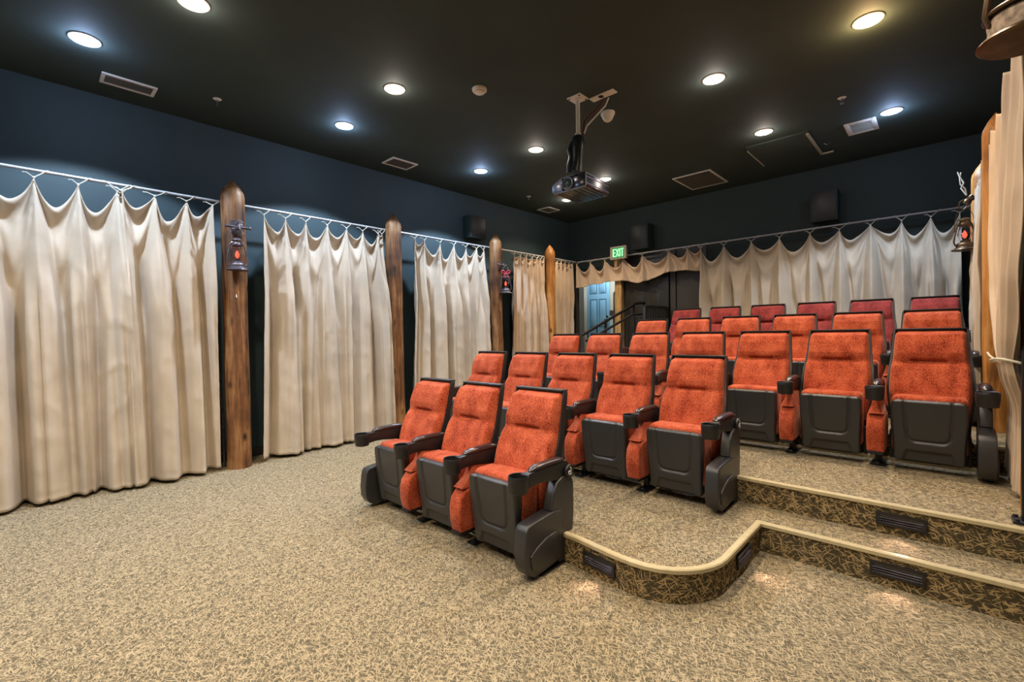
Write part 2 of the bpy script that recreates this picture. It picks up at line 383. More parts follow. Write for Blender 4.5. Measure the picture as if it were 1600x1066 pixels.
# ------------------------------------------------------------------ cinema chair
BACK_REAR = [(.28, -.175), (.46, -.145), (.60, -.125), (.80, -.055), (1.0, 0)]
BACK_FRONT = [(.30, -.30), (.42, -.295), (.52, -.275), (.60, -.250), (.70, -.205), (.745, -.180), (.775, -.180), (.82, -.178), (.90, -.150), (.96, -.115), (.985, -.085)]
HW = [(.30, .205), (.42, .222), (.52, .232), (.62, .232), (.70, .226), (.78, .213), (.98, .200)]
def chair_parts(fab):
    r = {}
    # cushion
    zt, zb = .985, .30
    def front(u, v):
        z = zb + (zt - zb) * v; hw = interp(HW, z)
        x = (u * 2 - 1); a = abs(x)
        yf = interp(BACK_FRONT, z); yb = interp(BACK_REAR, z) - .03
        e = 1 - (1 - min(1, max(0, (1 - a) / .13))) ** 2.4 if a > .87 else 1
        tz = 1 - (1 - min(1, (zt - z) / .035)) ** 2.4 if z > zt - .035 else 1
        y = yb + (yf - yb) * max(0, e) * max(0, tz)
        # head-rest crease
        cr = math.exp(-((z - .760) / .011) ** 2) * (1 - sm(.38, .52, a))
        y += .026 * cr
        y += .006 * math.exp(-((z - .757) / .02) ** 2)
        # side bolsters
        y -= .012 * sm(.62, .8, a) * (1 - sm(.86, 1, a)) * sm(.42, .6, z) * (1 - sm(.70, .80, z))
        # lap of lower cushion
        y += .004 * noise.noise(Vector((x * 3, z * 9, 2)))
        cx = .012 * sm(.95, 1.0, (z - zb) / (zt - zb))
        return (x * (hw - cx), y, z)
    b = MB().grid(front, 44, 90)
    b.prism([(interp(BACK_REAR, z) - .032, z) for z in (.30, .46, .6, .8, .98)] + [(interp(BACK_REAR, z) - .02, z) for z in (.98, .8, .6, .46, .30)], -.19, .19, 'x')
    r['backrest'] = (b, fab, 60)
    # back shell: outline follows the cushion, with a thin rim
    sh = MB(); zs = [.24, .32, .42, .52, .60, .68, .76, .84, .92, .975, .997]
    def shell_ring(z):
        hw = interp(HW, z) + .010
        if z > .98: hw -= .008
        yr = interp(BACK_REAR, z); d = .050 + .018 * math.exp(-((z - .58) / .12) ** 2)
        return [(-hw, yr - d), (-hw, yr - .012), (-hw + .012, yr), (hw - .012, yr), (hw, yr - .012), (hw, yr - d), (hw - .012, yr - d), (hw - .012, yr - .02), (-hw + .012, yr - .02), (-hw + .012, yr - d)]
    rings = [[(x, y, z) for x, y in shell_ring(z)] for z in zs]; m = 10
    vs = [q for g in rings for q in g]
    fs = [(i * m + j, (i + 1) * m + j, (i + 1) * m + (j + 1) % m, i * m + (j + 1) % m) for i in range(len(zs) - 1) for j in range(m)]
    fs += [list(range(m))]
    sh.add(vs, fs)
    sh.box(-.199, -.064, .988, .199, -.002, 1.002, .005)
    r['back_shell'] = (sh, 'plastic_matte', 35)
    # seat, tipped up: plastic pan with relief
    hw0 = .195; z0, z1 = .070, .505
    def hwz(z):
        h = .187 + .010 * sm(.1, .4, z)
        c = .035
        if z > z1 - c: h -= c - math.sqrt(max(0, c * c - (z - (z1 - c)) ** 2))
        if z < z0 + c: h -= (c - math.sqrt(max(0, c * c - ((z0 + c) - z) ** 2))) * .8
        return h
    def pan(u, v):
        z = z0 + (z1 - z0) * v; a = (u * 2 - 1); x = a * hwz(z)
        y = -.520 + .045 * (1 - v) ** 1.4
        # U shaped groove
        px, pz = abs(x), z
        bx, bz, rr = .128 - .012 * (1 - sm(.2, .5, z)), .215, .055
        if pz > bz + rr: dd = px - bx
        else:
            qx, qz = px - (bx - rr), (bz + rr) - pz
            dd = (math.hypot(max(qx, 0), max(qz, 0)) - rr) if (qx > 0 or qz > 0) else -rr
            if qx <= 0: dd = qz - rr
        y += .008 * sm(.016, 0, abs(dd)) if False else .011 * (1 - sm(0, .016, abs(dd + .004)))
        y += .003 * (1 - sm(-.02, .004, dd))
        # arch recess at the bottom
        arch = sm(.012, -.012, max(abs(x) - (.135 - .35 * max(0, z - .085)), (z - .150)))
        y += .014 * arch
        e = min((hwz(z) - abs(x)), z1 - z, z - z0)
        y += .018 * (1 - min(1, max(0, e) / .014)) ** 2
        return (x, y, z)
    p = MB().grid(pan, 72, 84)
    # sides of the pan
    def side(sg):
        def f(u, v):
            z = z0 + (z1 - z0) * v; h = hwz(z); return (sg * (h - .004 * u), -.502 + .045 * (1 - v) ** 1.4 + .075 * u, z)
        return f
    p.grid(side(1), 3, 40); p.grid(side(-1), 3, 40)
    hz = lambda v: v
    p.grid(lambda u, v: ((u * 2 - 1) * hwz(z1), -.502 + .04 * v, z1 - .001), 8, 2)
    p.grid(lambda u, v: ((u * 2 - 1) * (hwz(z0)), -.457 + .06 * v, z0 + .001), 8, 2)
    r['seat_pan'] = (p, 'plastic', 50)
    s = MB().box(-.196, -.475, .13, .196, -.305, .53, .04, seg=4)
    s.box(-.185, -.34, .28, .185, -.235, .515, .03, seg=3)
    r['seat_cushion'] = (s, fab, 60)
    h = MB()
    h.box(-.215, -.36, .06, -.195, -.22, .26, .006); h.box(.195, -.36, .06, .215, -.22, .26, .006)
    h.tube([(-.225, -.29, .20), (.225, -.29, .20)], .014, 8)
    for sx in (-.217, .217):
        for (yy, zz) in ((-.33, .22), (-.33, .14), (-.25, .10)): h.mat('bolt'); h.tube([(sx - .004, yy, zz), (sx + .004, yy, zz)], .008, 8)
        h.mat('steel')
    h2 = MB(); h2.mat('steel'); h2.v = h.v; h2.f = h.f; h2.m = [0] * len(h.f); h2.mats = ['steel']
    r['seat_hinge'] = (h2, 'steel', 40)
    r['floor_rail'] = (MB().box(-.28, -.335, .030, .28, -.305, .055, .003), 'rail', 40)
    return r
def arm_parts(x, fab, kind, sgn=1):
    """kind: 'pad' between two chairs, 'end' at the end of a row (sgn: outward side)"""
    r = []
    a = MB()
    prof = [(-.53, .590), (-.53, .512), (-.47, .520), (-.40, .520), (-.28, .502), (-.19, .488), (-.165, .50), (-.150, .53), (-.150, .575), (-.17, .600), (-.40, .600), (-.50, .594)]
    a.prism(prof, x - .026, x + .026, 'x', .006)
    r.append(('armrest', a, 'plastic_matte', 40))
    c = MB(); T = Matrix.Translation((x, -.570, 0))
    c.lathe([(.046, .500), (.052, .503), (.055, .535), (.0565, .538), (.0565, .560), (.058, .563), (.058, .592), (.056, .596), (.052, .594), (.050, .52), (.0, .512)], 28, T)
    r.append(('cup_holder', c, 'plastic_matte', 35))
    p = MB()
    def padf(u, v):
        t = v; y = -.485 + .315 * t; w = .030 * (1 - (2 * abs(t - .5)) ** 6) ** .5 if 0 < t < 1 else .002
        ang = pi * u; return (x - cos(ang) * max(w, .003), y, .598 + sin(ang) ** .7 * .024 * (1 - (2 * abs(t - .5)) ** 8) + .006 * sin(pi * t))
    p.grid(padf, 12, 24)
    r.append(('arm_pad', p, 'pad', 60))
    f = MB()
    f.mat('steel'); f.box(x - .040, -.43, 0, x + .040, -.17, .012, .003); f.box(x - .020, -.36, .01, x + .020, -.24, .12, .006)
    f.mat('bolt')
    for yy in (-.405, -.195): f.lathe([(.012, .011), (.012, .019), (.006, .022), (0, .022)], 8, Matrix.Translation((x, yy, 0)))
    r.append(('floor_foot', f, 'steel', 40))
    if kind == 'pad':
        q = MB()
        q.prism([(-.545, .125), (-.565, .20), (-.566, .28), (-.552, .338), (-.512, .382), (-.45, .398), (-.36, .40), (-.28, .38), (-.24, .30), (-.24, .125)], x - .052, x + .052, 'x', .018, seg=3)
        q.add([(x + sx * w, y, z) for z, w, y0_, y1_ in ((.395, .044, -.53, -.30), (.45, .030, -.46, -.26), (.525, .020, -.42, -.22)) for sx, y in ((-1, y0_), (1, y0_), (1, y1_), (-1, y1_))],
              [(i * 4 + j, i * 4 + (j + 1) % 4, i * 4 + 4 + (j + 1) % 4, i * 4 + 4 + j) for i in range(2) for j in range(4)])
        r.append(('side_pad', q, fab, 50))
        k = MB().box(x - .045, -.560, .108, x + .045, -.30, .128, .003)
        r.append(('pad_base', k, 'steel', 40))
    else:
        q = MB(); s_ = sgn
        q.prism([(-.548, .308), (-.562, .28), (-.575, .17), (-.570, .10), (-.545, .050), (-.50, .022), (-.40, .026), (-.26, .045), (-.25, .325), (-.33, .335), (-.48, .322), (-.53, .316)], x - .042, x + .044, 'x', .009, seg=3)
        q.prism([(-.535, .15), (-.48, .185), (-.40, .212), (-.31, .222), (-.28, .06), (-.47, .05), (-.525, .075)], min(x + s_ * .038, x + s_ * .054), max(x + s_ * .038, x + s_ * .054), 'x', .007)
        q.prism([(-.27, .02), (-.30, .32), (-.335, .34), (-.31, .43), (-.275, .490), (-.22, .512), (-.14, .505), (-.115, .46), (-.115, .28), (-.15, .03), (-.20, .008)], x - .030, x + .036, 'x', .010, seg=3)
        r.append(('end_panel', q, 'plastic', 40))
        d = MB(); d.mat('plastic_matte')
        T = Matrix.Translation((x + s_ * .030, -.165, .535)) @ Matrix.Rotation(s_ * pi / 2, 4, 'Y')
        d.lathe([(.038, 0), (.040, .004), (.040, .014), (.037, .018), (.034, .018), (.033, .016), (0, .016)], 26, T)
        d.mat('logo')
        T2 = Matrix.Translation((x + s_ * .048, -.165, .535))
        X = 0.0
        d.tube([(X, .011 * cos(t) * 1.0 - .004, .011 * sin(t) - .008) for t in [2 * pi * i / 12 for i in range(12)]], .0032, 6, closed=True, T=T2)
        d.tube([(X, .009, -.018), (X, .006, -.004), (X, .010, .010), (X, .006, .022), (X, -.002, .026)], .0032, 6, T=T2)
        r.append(('hinge_disc', d, 'plastic_matte', 40))
    return r
def build_chair(fab, ends):
    """ends: set of 'L','R' that carry a closing end panel; the right arm is always there"""
    root = bpy.data.objects.new('cinema_chair', None); COL.objects.link(root); root.empty_display_size = .1
    for n, (mb, mt, s_) in chair_parts(fab).items():
        if fab not in SHELL: SHELL[fab] = {}
        if n not in SHELL[fab]:
            o = mb.build(n, mt, root, smooth=s_); SHELL[fab][n] = o.data
        else:
            o = bpy.data.objects.new(n, SHELL[fab][n]); COL.objects.link(o); o.parent = root
        if n == 'seat_pan': o['label'] = 'black plastic underside of the tipped-up seat'
    sides = [(.28, 'end' if 'R' in ends else 'pad', 1)] + ([(-.28, 'end', -1)] if 'L' in ends else [])
    for x, kd, sg in sides:
        got = {}
        for n, mb, mt, s_ in arm_parts(x, fab, kd, sg):
            par = {'cup_holder': 'armrest', 'arm_pad': 'armrest', 'pad_base': 'side_pad', 'hinge_disc': 'end_panel'}.get(n)
            got[n] = mb.build(n, mt, got[par] if par else root, smooth=s_)
    return root
SHELL = {}
protos = {}
used = set()
def get_chair(fab, ends):
    key = (fab, tuple(sorted(ends)))
    if key not in protos:
        protos[key] = build_chair(fab, ends); return protos[key]
    return copy_tree(protos[key])
ROWS = [  # x of first right back corner, y, floor z, count, row words
    (-2.880, 2.399, 0.0, 3, 'front row', 'in front of the curved platform edge'),
    (-3.402, 3.560, .175, 5, 'second row', 'on the lowest carpeted platform'),
    (-3.241, 4.714, .350, 7, 'third row', 'on the second carpeted platform'),
    (-2.692, 5.920, .525, 6, 'fourth row', 'just ahead of the rearmost row'),
    (-2.684, 7.048, .700, 6, 'rearmost row', 'before the cream back curtain')]
ORD = {1: 'rightmost', 2: 'second from the right', 3: 'third from the right', 4: 'fourth from the right', 5: 'fifth from the right', 6: 'sixth from the right', 7: 'seventh from the right'}
def chair_label(ri, i, n):
    row = ROWS[ri][4]
    c = 'cool-lit red' if ri == 4 else 'orange-red'
    if i == 0: pos = 'leftmost of the ' + row
    elif i == n - 1: pos = 'rightmost of the ' + row
    elif n == 3: pos = 'middle one of the ' + row
    elif i < n / 2 - .5: pos = '%s from the left in the %s' % ({1: 'second', 2: 'third', 3: 'fourth'}[i], row)
    elif i == (n - 1) / 2: pos = 'middle one of the ' + row
    else: pos = '%s in the %s' % (ORD[n - i], row)
    return '%s cinema chair with tipped-up seat, %s' % (c, pos)
for ri, (xr, y, z, n, row, wh) in enumerate(ROWS):
    for i in range(n):
        ends = set()
        if i == 0: ends.add('L')
        if i == n - 1: ends.add('R')
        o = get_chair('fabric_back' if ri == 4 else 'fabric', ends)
        o.location = (xr - .212 + .56 * i, y, z)
        tag(o, chair_label(ri, i, n), 'cinema chair', 'cinema chairs of the ' + row)

# ------------------------------------------------------------------ curtains
def curtain(name, label, org, dr, nr, ztie, zhem, ties, s0b, s1b, seed=0, sag=.19, amp=.10, mat='cloth', lam=.20, edge=None, hemf=None, tietype='x', rodz=2.80, group='cotton curtains', offs=0):
    """org: point where s=0 (x,y); dr: direction along; nr: direction into the room"""
    rr = random.Random(seed)
    s0, s1 = ties[0], ties[-1]
    L = s1 - s0
    ph = [rr.uniform(-.3, .3) for _ in range(60)]; am = [rr.uniform(.55, 1.25) for _ in range(60)]
    sg = [sag * rr.uniform(.7, 1.35) for _ in ties]
    nu = max(24, int(abs(s1b - s0b) / .011)); nv = 120 if zhem < 1.5 else 34
    vs = []
    for j in range(nv + 1):
        v = (j / nv); v = v ** 1.25
        for i in range(nu + 1):
            u = i / nu; s = s0 + L * u
            k = 0
            while k < len(ties) - 2 and s > ties[k + 1]: k += 1
            sp = ties[k + 1] - ties[k]
            c = 2 * (s - ties[k]) / sp - 1; c += 1.1 * ph[(k * 3 + 2) % 60] * (1 - c * c); g = max(0, 1 - abs(c) ** (1.85 + .6 * ph[(k + 21) % 60]))
            sgk = sg[k] * min(1.25, sp / .26)
            zt = ztie - sgk * g ** .85 - .012 * abs(noise.noise(Vector((s * 9, seed, 2))))
            zb = zhem + (hemf(s) if hemf else .012 * noise.noise(Vector((s * 2.3, seed, 0))))
            z = zt + (zb - zt) * v
            w = ztie - z
            sb = s0b + (s1b - s0b) * u
            tt = sm(0, 1, min(1, v * 1.05))
            ss = s + (sb - s) * min(1, v ** .8)
            # distance to the nearest tie
            dt = min(abs(s - t) for t in ties)
            d = .060 * math.exp(-dt / (.016 + .070 * w))
            # cowl folds below every sagging top edge
            q = w / (g + .07)
            q1, q2, q3 = sgk * 1.0, sgk * (1.75 + .5 * ph[k % 60]), sgk * (3.1 + ph[(k + 7) % 60])
            fade = math.exp(-w / .55)
            d += g * fade * (.070 * math.exp(-((q - q1 * 1.08) / (.22 * sgk)) ** 2) - .085 * math.exp(-((q - q2) / (.48 * sgk)) ** 2) + .065 * math.exp(-((q - q3) / (.50 * sgk)) ** 2) - .025 * math.exp(-((q - q3 * 1.35) / (.5 * sgk)) ** 2))
            # long hanging folds: a pipe runs down from every tie, with a groove each side
            f = 0; grow = sm(0, .9, w); A = amp * (.3 + .7 * sm(0, 1.0, w)) * (1 if w > .02 else .3)
            for kt in range(max(0, k - 1), min(len(ties), k + 3)):
                wid = (.022 + .040 * min(1, w / 1.2)) * (.8 + .5 * am[kt]); off = ph[kt] * .22 * w / 2.7
                xx = (s - ties[kt] - off) / wid
                if abs(xx) < 4: f += (.75 * am[kt] * math.exp(-xx * xx * .8) - .85 * math.exp(-((xx - 1.75) / .55) ** 2) - .6 * am[kt + 20] * math.exp(-((xx + 1.8) / .6) ** 2)) * (.25 + .75 * grow)
            # the hollow between two ties fills with folds of its own further down
            for q_ in range(2):
                kk = k * 2 + q_; mid = ties[k] + sp * (.34 + .34 * q_ + .12 * ph[kk % 60]) + ph[(kk + 9) % 60] * .10 * w / 2.7
                wd = sp * (.10 + .05 * am[(kk + 3) % 60]); xx = (s - mid) / wd; st = .25 + .8 * (ph[(kk + 5) % 60] + .3)
                f += sm(st, st + .7, w) * (.55 * am[(kk + 13) % 60] * math.exp(-xx * xx) - .55 * math.exp(-((xx - 1.9) / .6) ** 2) * (am[(kk + 31) % 60] > .8))
            d += A * f
            # creases and small dents
            n1 = noise.noise(Vector((ss * 5, z * 2.6, seed + 9)));
            d += .007 * (1 - abs(n1) * 3 if abs(n1) < .33 else 0) * sm(.05, .5, w)
            n2 = noise.noise(Vector((ss * 11 + z * 4, z * 7, seed + 19))); d += .003 * n2
            # hem stitch
            if zb + .05 < z < zb + .068: d -= .004
            if edge:
                d = d * edge(v) if False else d
            hor = Vector((org[0], org[1], 0)) + Vector((dr[0], dr[1], 0)) * ss + Vector((nr[0], nr[1], 0)) * (d + offs)
            vs.append((hor.x, hor.y, z))
    fs = [(j * (nu + 1) + i, j * (nu + 1) + i + 1, (j + 1) * (nu + 1) + i + 1, (j + 1) * (nu + 1) + i) for j in range(nv) for i in range(nu)]
    b = MB(); b.add(vs, fs)
    root = thing(name, label, 'curtain', (org[0], org[1], 0), 0, group)
    o = b.build('cloth_panel', mat, root, smooth=180); o.location = (-org[0], -org[1], 0)
    so = o.modifiers.new('thick', 'SOLIDIFY'); so.thickness = .004; so.offset = 0
    for t in ties:
        tb = MB()
        P = lambda s_, z_, n_: (dr[0] * s_ + nr[0] * n_, dr[1] * s_ + nr[1] * n_, z_)
        kx = P(t, ztie - .004, .045 + offs)
        sp = .085 + rr.uniform(-.02, .02)
        for sgn in (-1, 1):
            stub = (sgn < 0 and rr.random() < .75)
            e = P(t + sgn * sp, rodz + .012, .012) if not stub else P(t + sgn * sp * .8, rodz - .035, .03)
            mid = P(t + sgn * sp * .5, (rodz + ztie) / 2, .035)
            pts = [kx, mid, e]
            if not stub: pts += [P(t + sgn * (sp + .012), rodz + .016, -.004), P(t + sgn * (sp + .006), rodz - .008, -.018), P(t + sgn * (sp - .02), rodz - .014, .012)]
            tb.tube(pts, .0042, 6)
        tb.lathe([(.0, -.011), (.009, -.006), (.011, 0), (.009, .006), (0, .011)], 8, Matrix.Translation(kx))
        tb.build('tie_cord', 'string', root)
    return root

RZ = 2.80; XC = -5.55
LW = dict(dr=(0, 1), nr=(1, 0), rodz=RZ)
curtain('curtain', 'long cream curtain panel at the left edge, nearest to us', (XC, 0), ztie=2.735, zhem=.03, ties=[-1.15, -.85, -.55, -.20, .10, .37, .63, .67], s0b=-1.15, s1b=.72, seed=3, lam=.23, **LW)
curtain('curtain', 'cream curtain panel ending just left of the lantern post', (XC, 0), ztie=2.735, zhem=.035, ties=[.655, .90, 1.15, 1.37], s0b=.68, s1b=1.375, seed=5, lam=.17, offs=.045, **LW)
curtain('curtain', 'cream curtain between the lantern post and the dark second log', (XC, 0), ztie=2.735, zhem=.035, ties=[1.87, 2.10, 2.33, 2.59, 2.84, 3.06, 3.28, 3.34], s0b=1.78, s1b=3.42, seed=8, lam=.19, sag=.18, **LW)
curtain('curtain', 'pale curtain behind the second row, wider at its foot', (XC, 0), ztie=2.745, zhem=.04, ties=[3.86, 4.03, 4.31, 4.58, 4.82, 5.05, 5.20], s0b=3.72, s1b=5.29, seed=13, lam=.18, sag=.18, **LW)
curtain('curtain', 'bunched tan curtain between the bow lantern and the orange log', (XC, 0), ztie=2.75, zhem=.06, ties=[5.93, 6.10, 6.26, 6.42, 6.56, 6.66, 6.75], s0b=5.80, s1b=6.77, seed=21, lam=.115, sag=.06, amp=.06, mat='cloth2', **LW)
curtain('curtain', 'narrow bunched tan curtain in the far left corner', (XC, 0), ztie=2.75, zhem=.74, ties=[7.05, 7.17, 7.29, 7.42, 7.55, 7.66], s0b=7.04, s1b=7.72, seed=27, lam=.10, sag=.05, amp=.05, mat='cloth2', **LW)
BW = dict(dr=(1, 0), nr=(0, -1), rodz=RZ)
hv = lambda s: .03 * sin(s * 5) + .10 * math.exp(-((s + 4.0) / .35) ** 2) * 0 + (.07 if -3.9 < s < -3.0 else 0) * sm(-3.9, -3.6, s) + .035 * noise.noise(Vector((s * 3, 0, 0)))
curtain('valance', 'short tan valance hanging over the doorway under the exit sign', (0, 7.85), ztie=2.76, zhem=2.31, ties=[-5.50, -5.17, -4.84, -4.45, -4.05, -3.55, -3.22, -2.98], s0b=-5.5, s1b=-2.96, seed=31, lam=.33, sag=.14, amp=.07, mat='cloth2', hemf=hv, group='back wall curtains', **BW)
curtain('curtain', 'wide off-white curtain across the back wall behind the last row', (0, 7.85), ztie=2.735, zhem=.74, ties=[-2.99, -2.62, -2.21, -1.82, -1.43, -1.08, -.74, -.42, -.14, .12], s0b=-2.97, s1b=.15, seed=37, lam=.27, sag=.17, amp=.12, group='back wall curtains', **BW)
RW = dict(dr=(0, 1), nr=(-1, 0), rodz=RZ)
curtain('curtain', 'cream curtain on the right wall behind the far log posts', (.27, 0), ztie=2.735, zhem=.56, ties=[5.48, 5.68, 5.9, 6.12, 6.35, 6.58], s0b=5.42, s1b=6.62, seed=41, lam=.13, sag=.10, amp=.05, group='right wall curtains', **RW)
# tied-back curtain by the right wall
def tied_curtain():
    ztop, zt, zb = 2.735, 1.17, .385
    far = [(zb, 4.70), (.8, 4.4), (1.10, 3.95), (zt, 3.90), (1.30, 4.1), (1.6, 4.52), (2.0, 4.82), (2.4, 5.0), (ztop, 5.06)]
    near = [(zb, 3.85), (.8, 3.75), (1.10, 3.56), (zt, 3.55), (1.30, 3.45), (1.6, 3.25), (2.0, 3.1), (ztop, 3.0)]
    ties = [3.55, 3.8, 4.05, 4.3, 4.55, 4.8, 5.06]
    nu, nv = 150, 130; vs = []
    for j in range(nv + 1):
        v = j / nv
        for i in range(nu + 1):
            u = i / nu; s = 3.55 + 1.51 * u
            k = min(5, int((s - 3.55) / .2517)); c = 2 * (s - ties[k]) / (ties[k + 1] - ties[k]) - 1; g = max(0, 1 - c * c)
            z = (ztop - .04 * g ** .85) * (1 - v) + (zb + .012 * sin(u * 31)) * v
            w = ztop - z
            a, b_ = interp(near, z), interp(far, z); y = a + (b_ - a) * u
            wd = (b_ - a) / 1.5
            fl = (1 - abs(2 * ((u * 8 + .4 * noise.noise(Vector((u * 3, z * .15, 5)))) % 1) - 1)) ** 1.4 - .4
            A = .055 * (.3 + .7 * sm(0, .8, w)) * (.45 + .55 * sm(.05, .4, wd))
            d = A * fl + .03 * math.exp(-min(abs(s - t) for t in ties) / (.014 + .05 * w)) + .008 * noise.noise(Vector((u * 20, z * 4, 1)))
            d += .015 * math.exp(-((z - 1.45) / .2) ** 2) * sin(u * 9 + z * 4) * .6
            
            vs.append((.262 + .045 * sm(1.2, .9, z) - d * (1 - .6 * sm(1.1, .8, z)), y, z))
    fs = [(j * (nu + 1) + i, j * (nu + 1) + i + 1, (j + 1) * (nu + 1) + i + 1, (j + 1) * (nu + 1) + i) for j in range(nv) for i in range(nu)]
    root = thing('curtain', 'tan curtain tied back to the near post at the right edge', 'curtain', (.3, 3.8, 0), 0, 'right wall curtains')
    o = MB().add(vs, fs).build('cloth_panel', 'cloth2', root, smooth=180); o.location = (-.3, -3.8, 0)
    so = o.modifiers.new('thick', 'SOLIDIFY'); so.thickness = .004; so.offset = 0
    tb = MB(); n = 20
    tb.tube([(.27 + .09 * cos(2 * pi * i / n) - .3, 3.725 + .20 * sin(2 * pi * i / n) - 3.8, 1.17 + .015 * sin(4 * pi * i / n)) for i in range(n)], .007, 8, closed=True)
    tb.tube([(-.10, -.05, 1.17), (-.12, .0, 1.19), (-.125, .10, 1.205)], .005, 6)
    tb.build('tieback_cord', 'string', root)
tied_curtain()

# rods
tag(MB().tube([(XC, -1.6, RZ), (XC, 7.85, RZ + .01)], .013, 10).build('curtain_rod', 'rod'), 'long pale curtain rod along the left wall', 'curtain rod', 'curtain rods')
tag(MB().tube([(XC + .03, 7.85, RZ), (.30, 7.85, RZ)], .013, 10).build('curtain_rod', 'rod'), 'pale curtain rod along the back wall', 'curtain rod', 'curtain rods')
tag(MB().tube([(.32, 1.9, RZ), (.32, 7.80, RZ)], .013, 10).build('curtain_rod', 'rod'), 'pale curtain rod running along the right wall', 'curtain rod', 'curtain rods')

# ------------------------------------------------------------------ log posts
def log_post(x, y, z0, ztop, rad, mat, label, seed, lean=0):
    b = MB(); n = 20; hs = [z0 + (ztop - .17 - z0) * i / 26 for i in range(27)]
    vs = []; fs = []
    rings = [(z, 1.0) for z in hs] + [(ztop - .13, .93), (ztop - .07, .60), (ztop - .02, .22), (ztop, .05)]
    for (z, k) in rings:
        for a in range(n):
            t = 2 * pi * a / n
            rr = rad * k * (1 + .05 * (1 - (z - z0) / (ztop - z0))) * (1 + .07 * noise.noise(Vector((cos(t) * 1.2, sin(t) * 1.2, z * 1.5 + seed * 7))))
            ox = .012 * noise.noise(Vector((z * .8, seed, 0))); oy = .012 * noise.noise(Vector((z * .8, seed, 5)))
            vs.append((x + ox + rr * cos(t) + lean * (z - z0), y + oy + rr * sin(t), z))
    m = len(rings)
    for i in range(m - 1):
        for a in range(n): fs.append((i * n + a, i * n + (a + 1) % n, (i + 1) * n + (a + 1) % n, (i + 1) * n + a))
    fs.append(list(range(n))[::-1]); fs.append([(m - 1) * n + a for a in range(n)])
    return tag(b.add([(v[0] - x, v[1] - y, v[2] - z0) for v in vs], fs).build('log_post', mat, loc=(x, y, z0), smooth=60), label, 'log post', 'pointed log posts')
log_post(-5.48, 1.56, 0, 3.03, .112, 'wood_b', 'pointed brown log post with the silver lantern, nearest on the left', 1)
log_post(-5.48, 3.50, 0, 3.02, .105, 'wood_b', 'dark weathered log post between the two pale curtains', 2)
log_post(-5.48, 5.45, 0, 3.03, .105, 'wood_b', 'pointed log post holding the lantern with a red bow', 3)
log_post(-5.48, 6.90, .525, 3.03, .100, 'wood_o', 'orange pointed log post in the far left corner', 4)
log_post(.29, 5.30, .35 + .175, 3.04, .082, 'wood_o', 'orange pointed log post rising above the right curtains', 5)
log_post(.27, 6.75, .70, 3.04, .085, 'wood_o', 'far right log post behind the hanging bronze lantern', 6)
log_post(.385, 3.75, .35, 3.55, .088, 'wood_o', 'log post at the right edge beneath the near lantern', 7)

# ------------------------------------------------------------------ lanterns
def lantern(loc, rz, metal, label, bow=False, kind='lantern', tank='plain'):
    t = thing('lantern', label, 'lantern', loc, rz, 'oil lanterns')
    b = MB(); b.lathe([(.0, .0), (.098, 0), (.105, .006), (.100, .014), (.080, .022), (.070, .034), (.064, .038)], 30); b.build('base_dish', metal, t)
    b = MB(); b.lathe([(.060, .030), (.068, .036), (.070, .058), (.064, .070), (.045, .080), (.034, .088), (.034, .100), (.0, .100)], 28)
    if tank == 'wound':
        b.mat('rope')
        b.lathe([(.070, .018), (.080, .020), (.083, .034), (.081, .048), (.083, .062), (.080, .074), (.070, .078)], 28)
        b.mat(metal); b.lathe([(.06, .076), (.090, .078), (.093, .084), (.088, .090), (.05, .094)], 28)
    b.build('fuel_tank', metal, t)
    b = MB(); b.lathe([(.034, .100), (.050, .135), (.056, .165), (.050, .200), (.040, .235), (.036, .246), (.034, .246), (.038, .234), (.048, .2), (.054, .165), (.048, .136), (.032, .102)], 24); b.build('glass_globe', 'glass', t)
    b = MB(); b.lathe([(.0, .100), (.018, .104), (.020, .118), (.010, .124), (0, .124)], 16); b.build('burner', metal, t)
    b = MB(); b.lathe([(.004, .122), (.017, .140), (.020, .158), (.014, .182), (.005, .200), (0, .204)], 14); b.build('bulb', 'flame', t)
    b = MB(); b.lathe([(.040, .244), (.050, .250), (.052, .262), (.040, .268), (.034, .290), (.036, .300), (.048, .304), (.046, .316), (.030, .326), (.012, .334), (0, .336)], 24); b.build('chimney_cap', metal, t)
    b = MB()
    for s in (-1, 1):
        b.tube([(s * .058, 0, .050), (s * .082, 0, .056), (s * .092, 0, .085), (s * .084, 0, .150), (s * .070, 0, .215), (s * .060, 0, .262), (s * .046, 0, .285), (s * .034, 0, .290)], .0075, 8)
    b.build('side_tubes', metal, t)
    b = MB()
    b.tube([(.058 * cos(a), .058 * sin(a), .165) for a in [2 * pi * i / 20 for i in range(20)]], .0018, 5, closed=True)
    b.tube([(.042 * cos(a), .042 * sin(a), .228) for a in [2 * pi * i / 20 for i in range(20)]], .0018, 5, closed=True)
    b.build('globe_guard', metal, t)
    b = MB(); b.tube([(-.082, 0, .155), (-.088, 0, .26), (-.070, 0, .36), (-.035, 0, .425), (0, 0, .445), (.035, 0, .425), (.070, 0, .36), (.088, 0, .26), (.082, 0, .155)], .0022, 6); b.build('bail_handle', metal, t)
    if bow:
        b = MB()
        for s in (-1, 1):
            b.tube([(0, -.03, .335), (s * .04, -.035, .375), (s * .075, -.03, .36), (s * .06, -.03, .325), (0, -.03, .335)], [.006, .012, .012, .012, .006], 8)
            b.tube([(0, -.03, .335), (s * .03, -.04, .29), (s * .04, -.04, .25)], [.006, .009, .006], 6)
        b.build('ribbon_bow', 'ribbon', t)
    return t
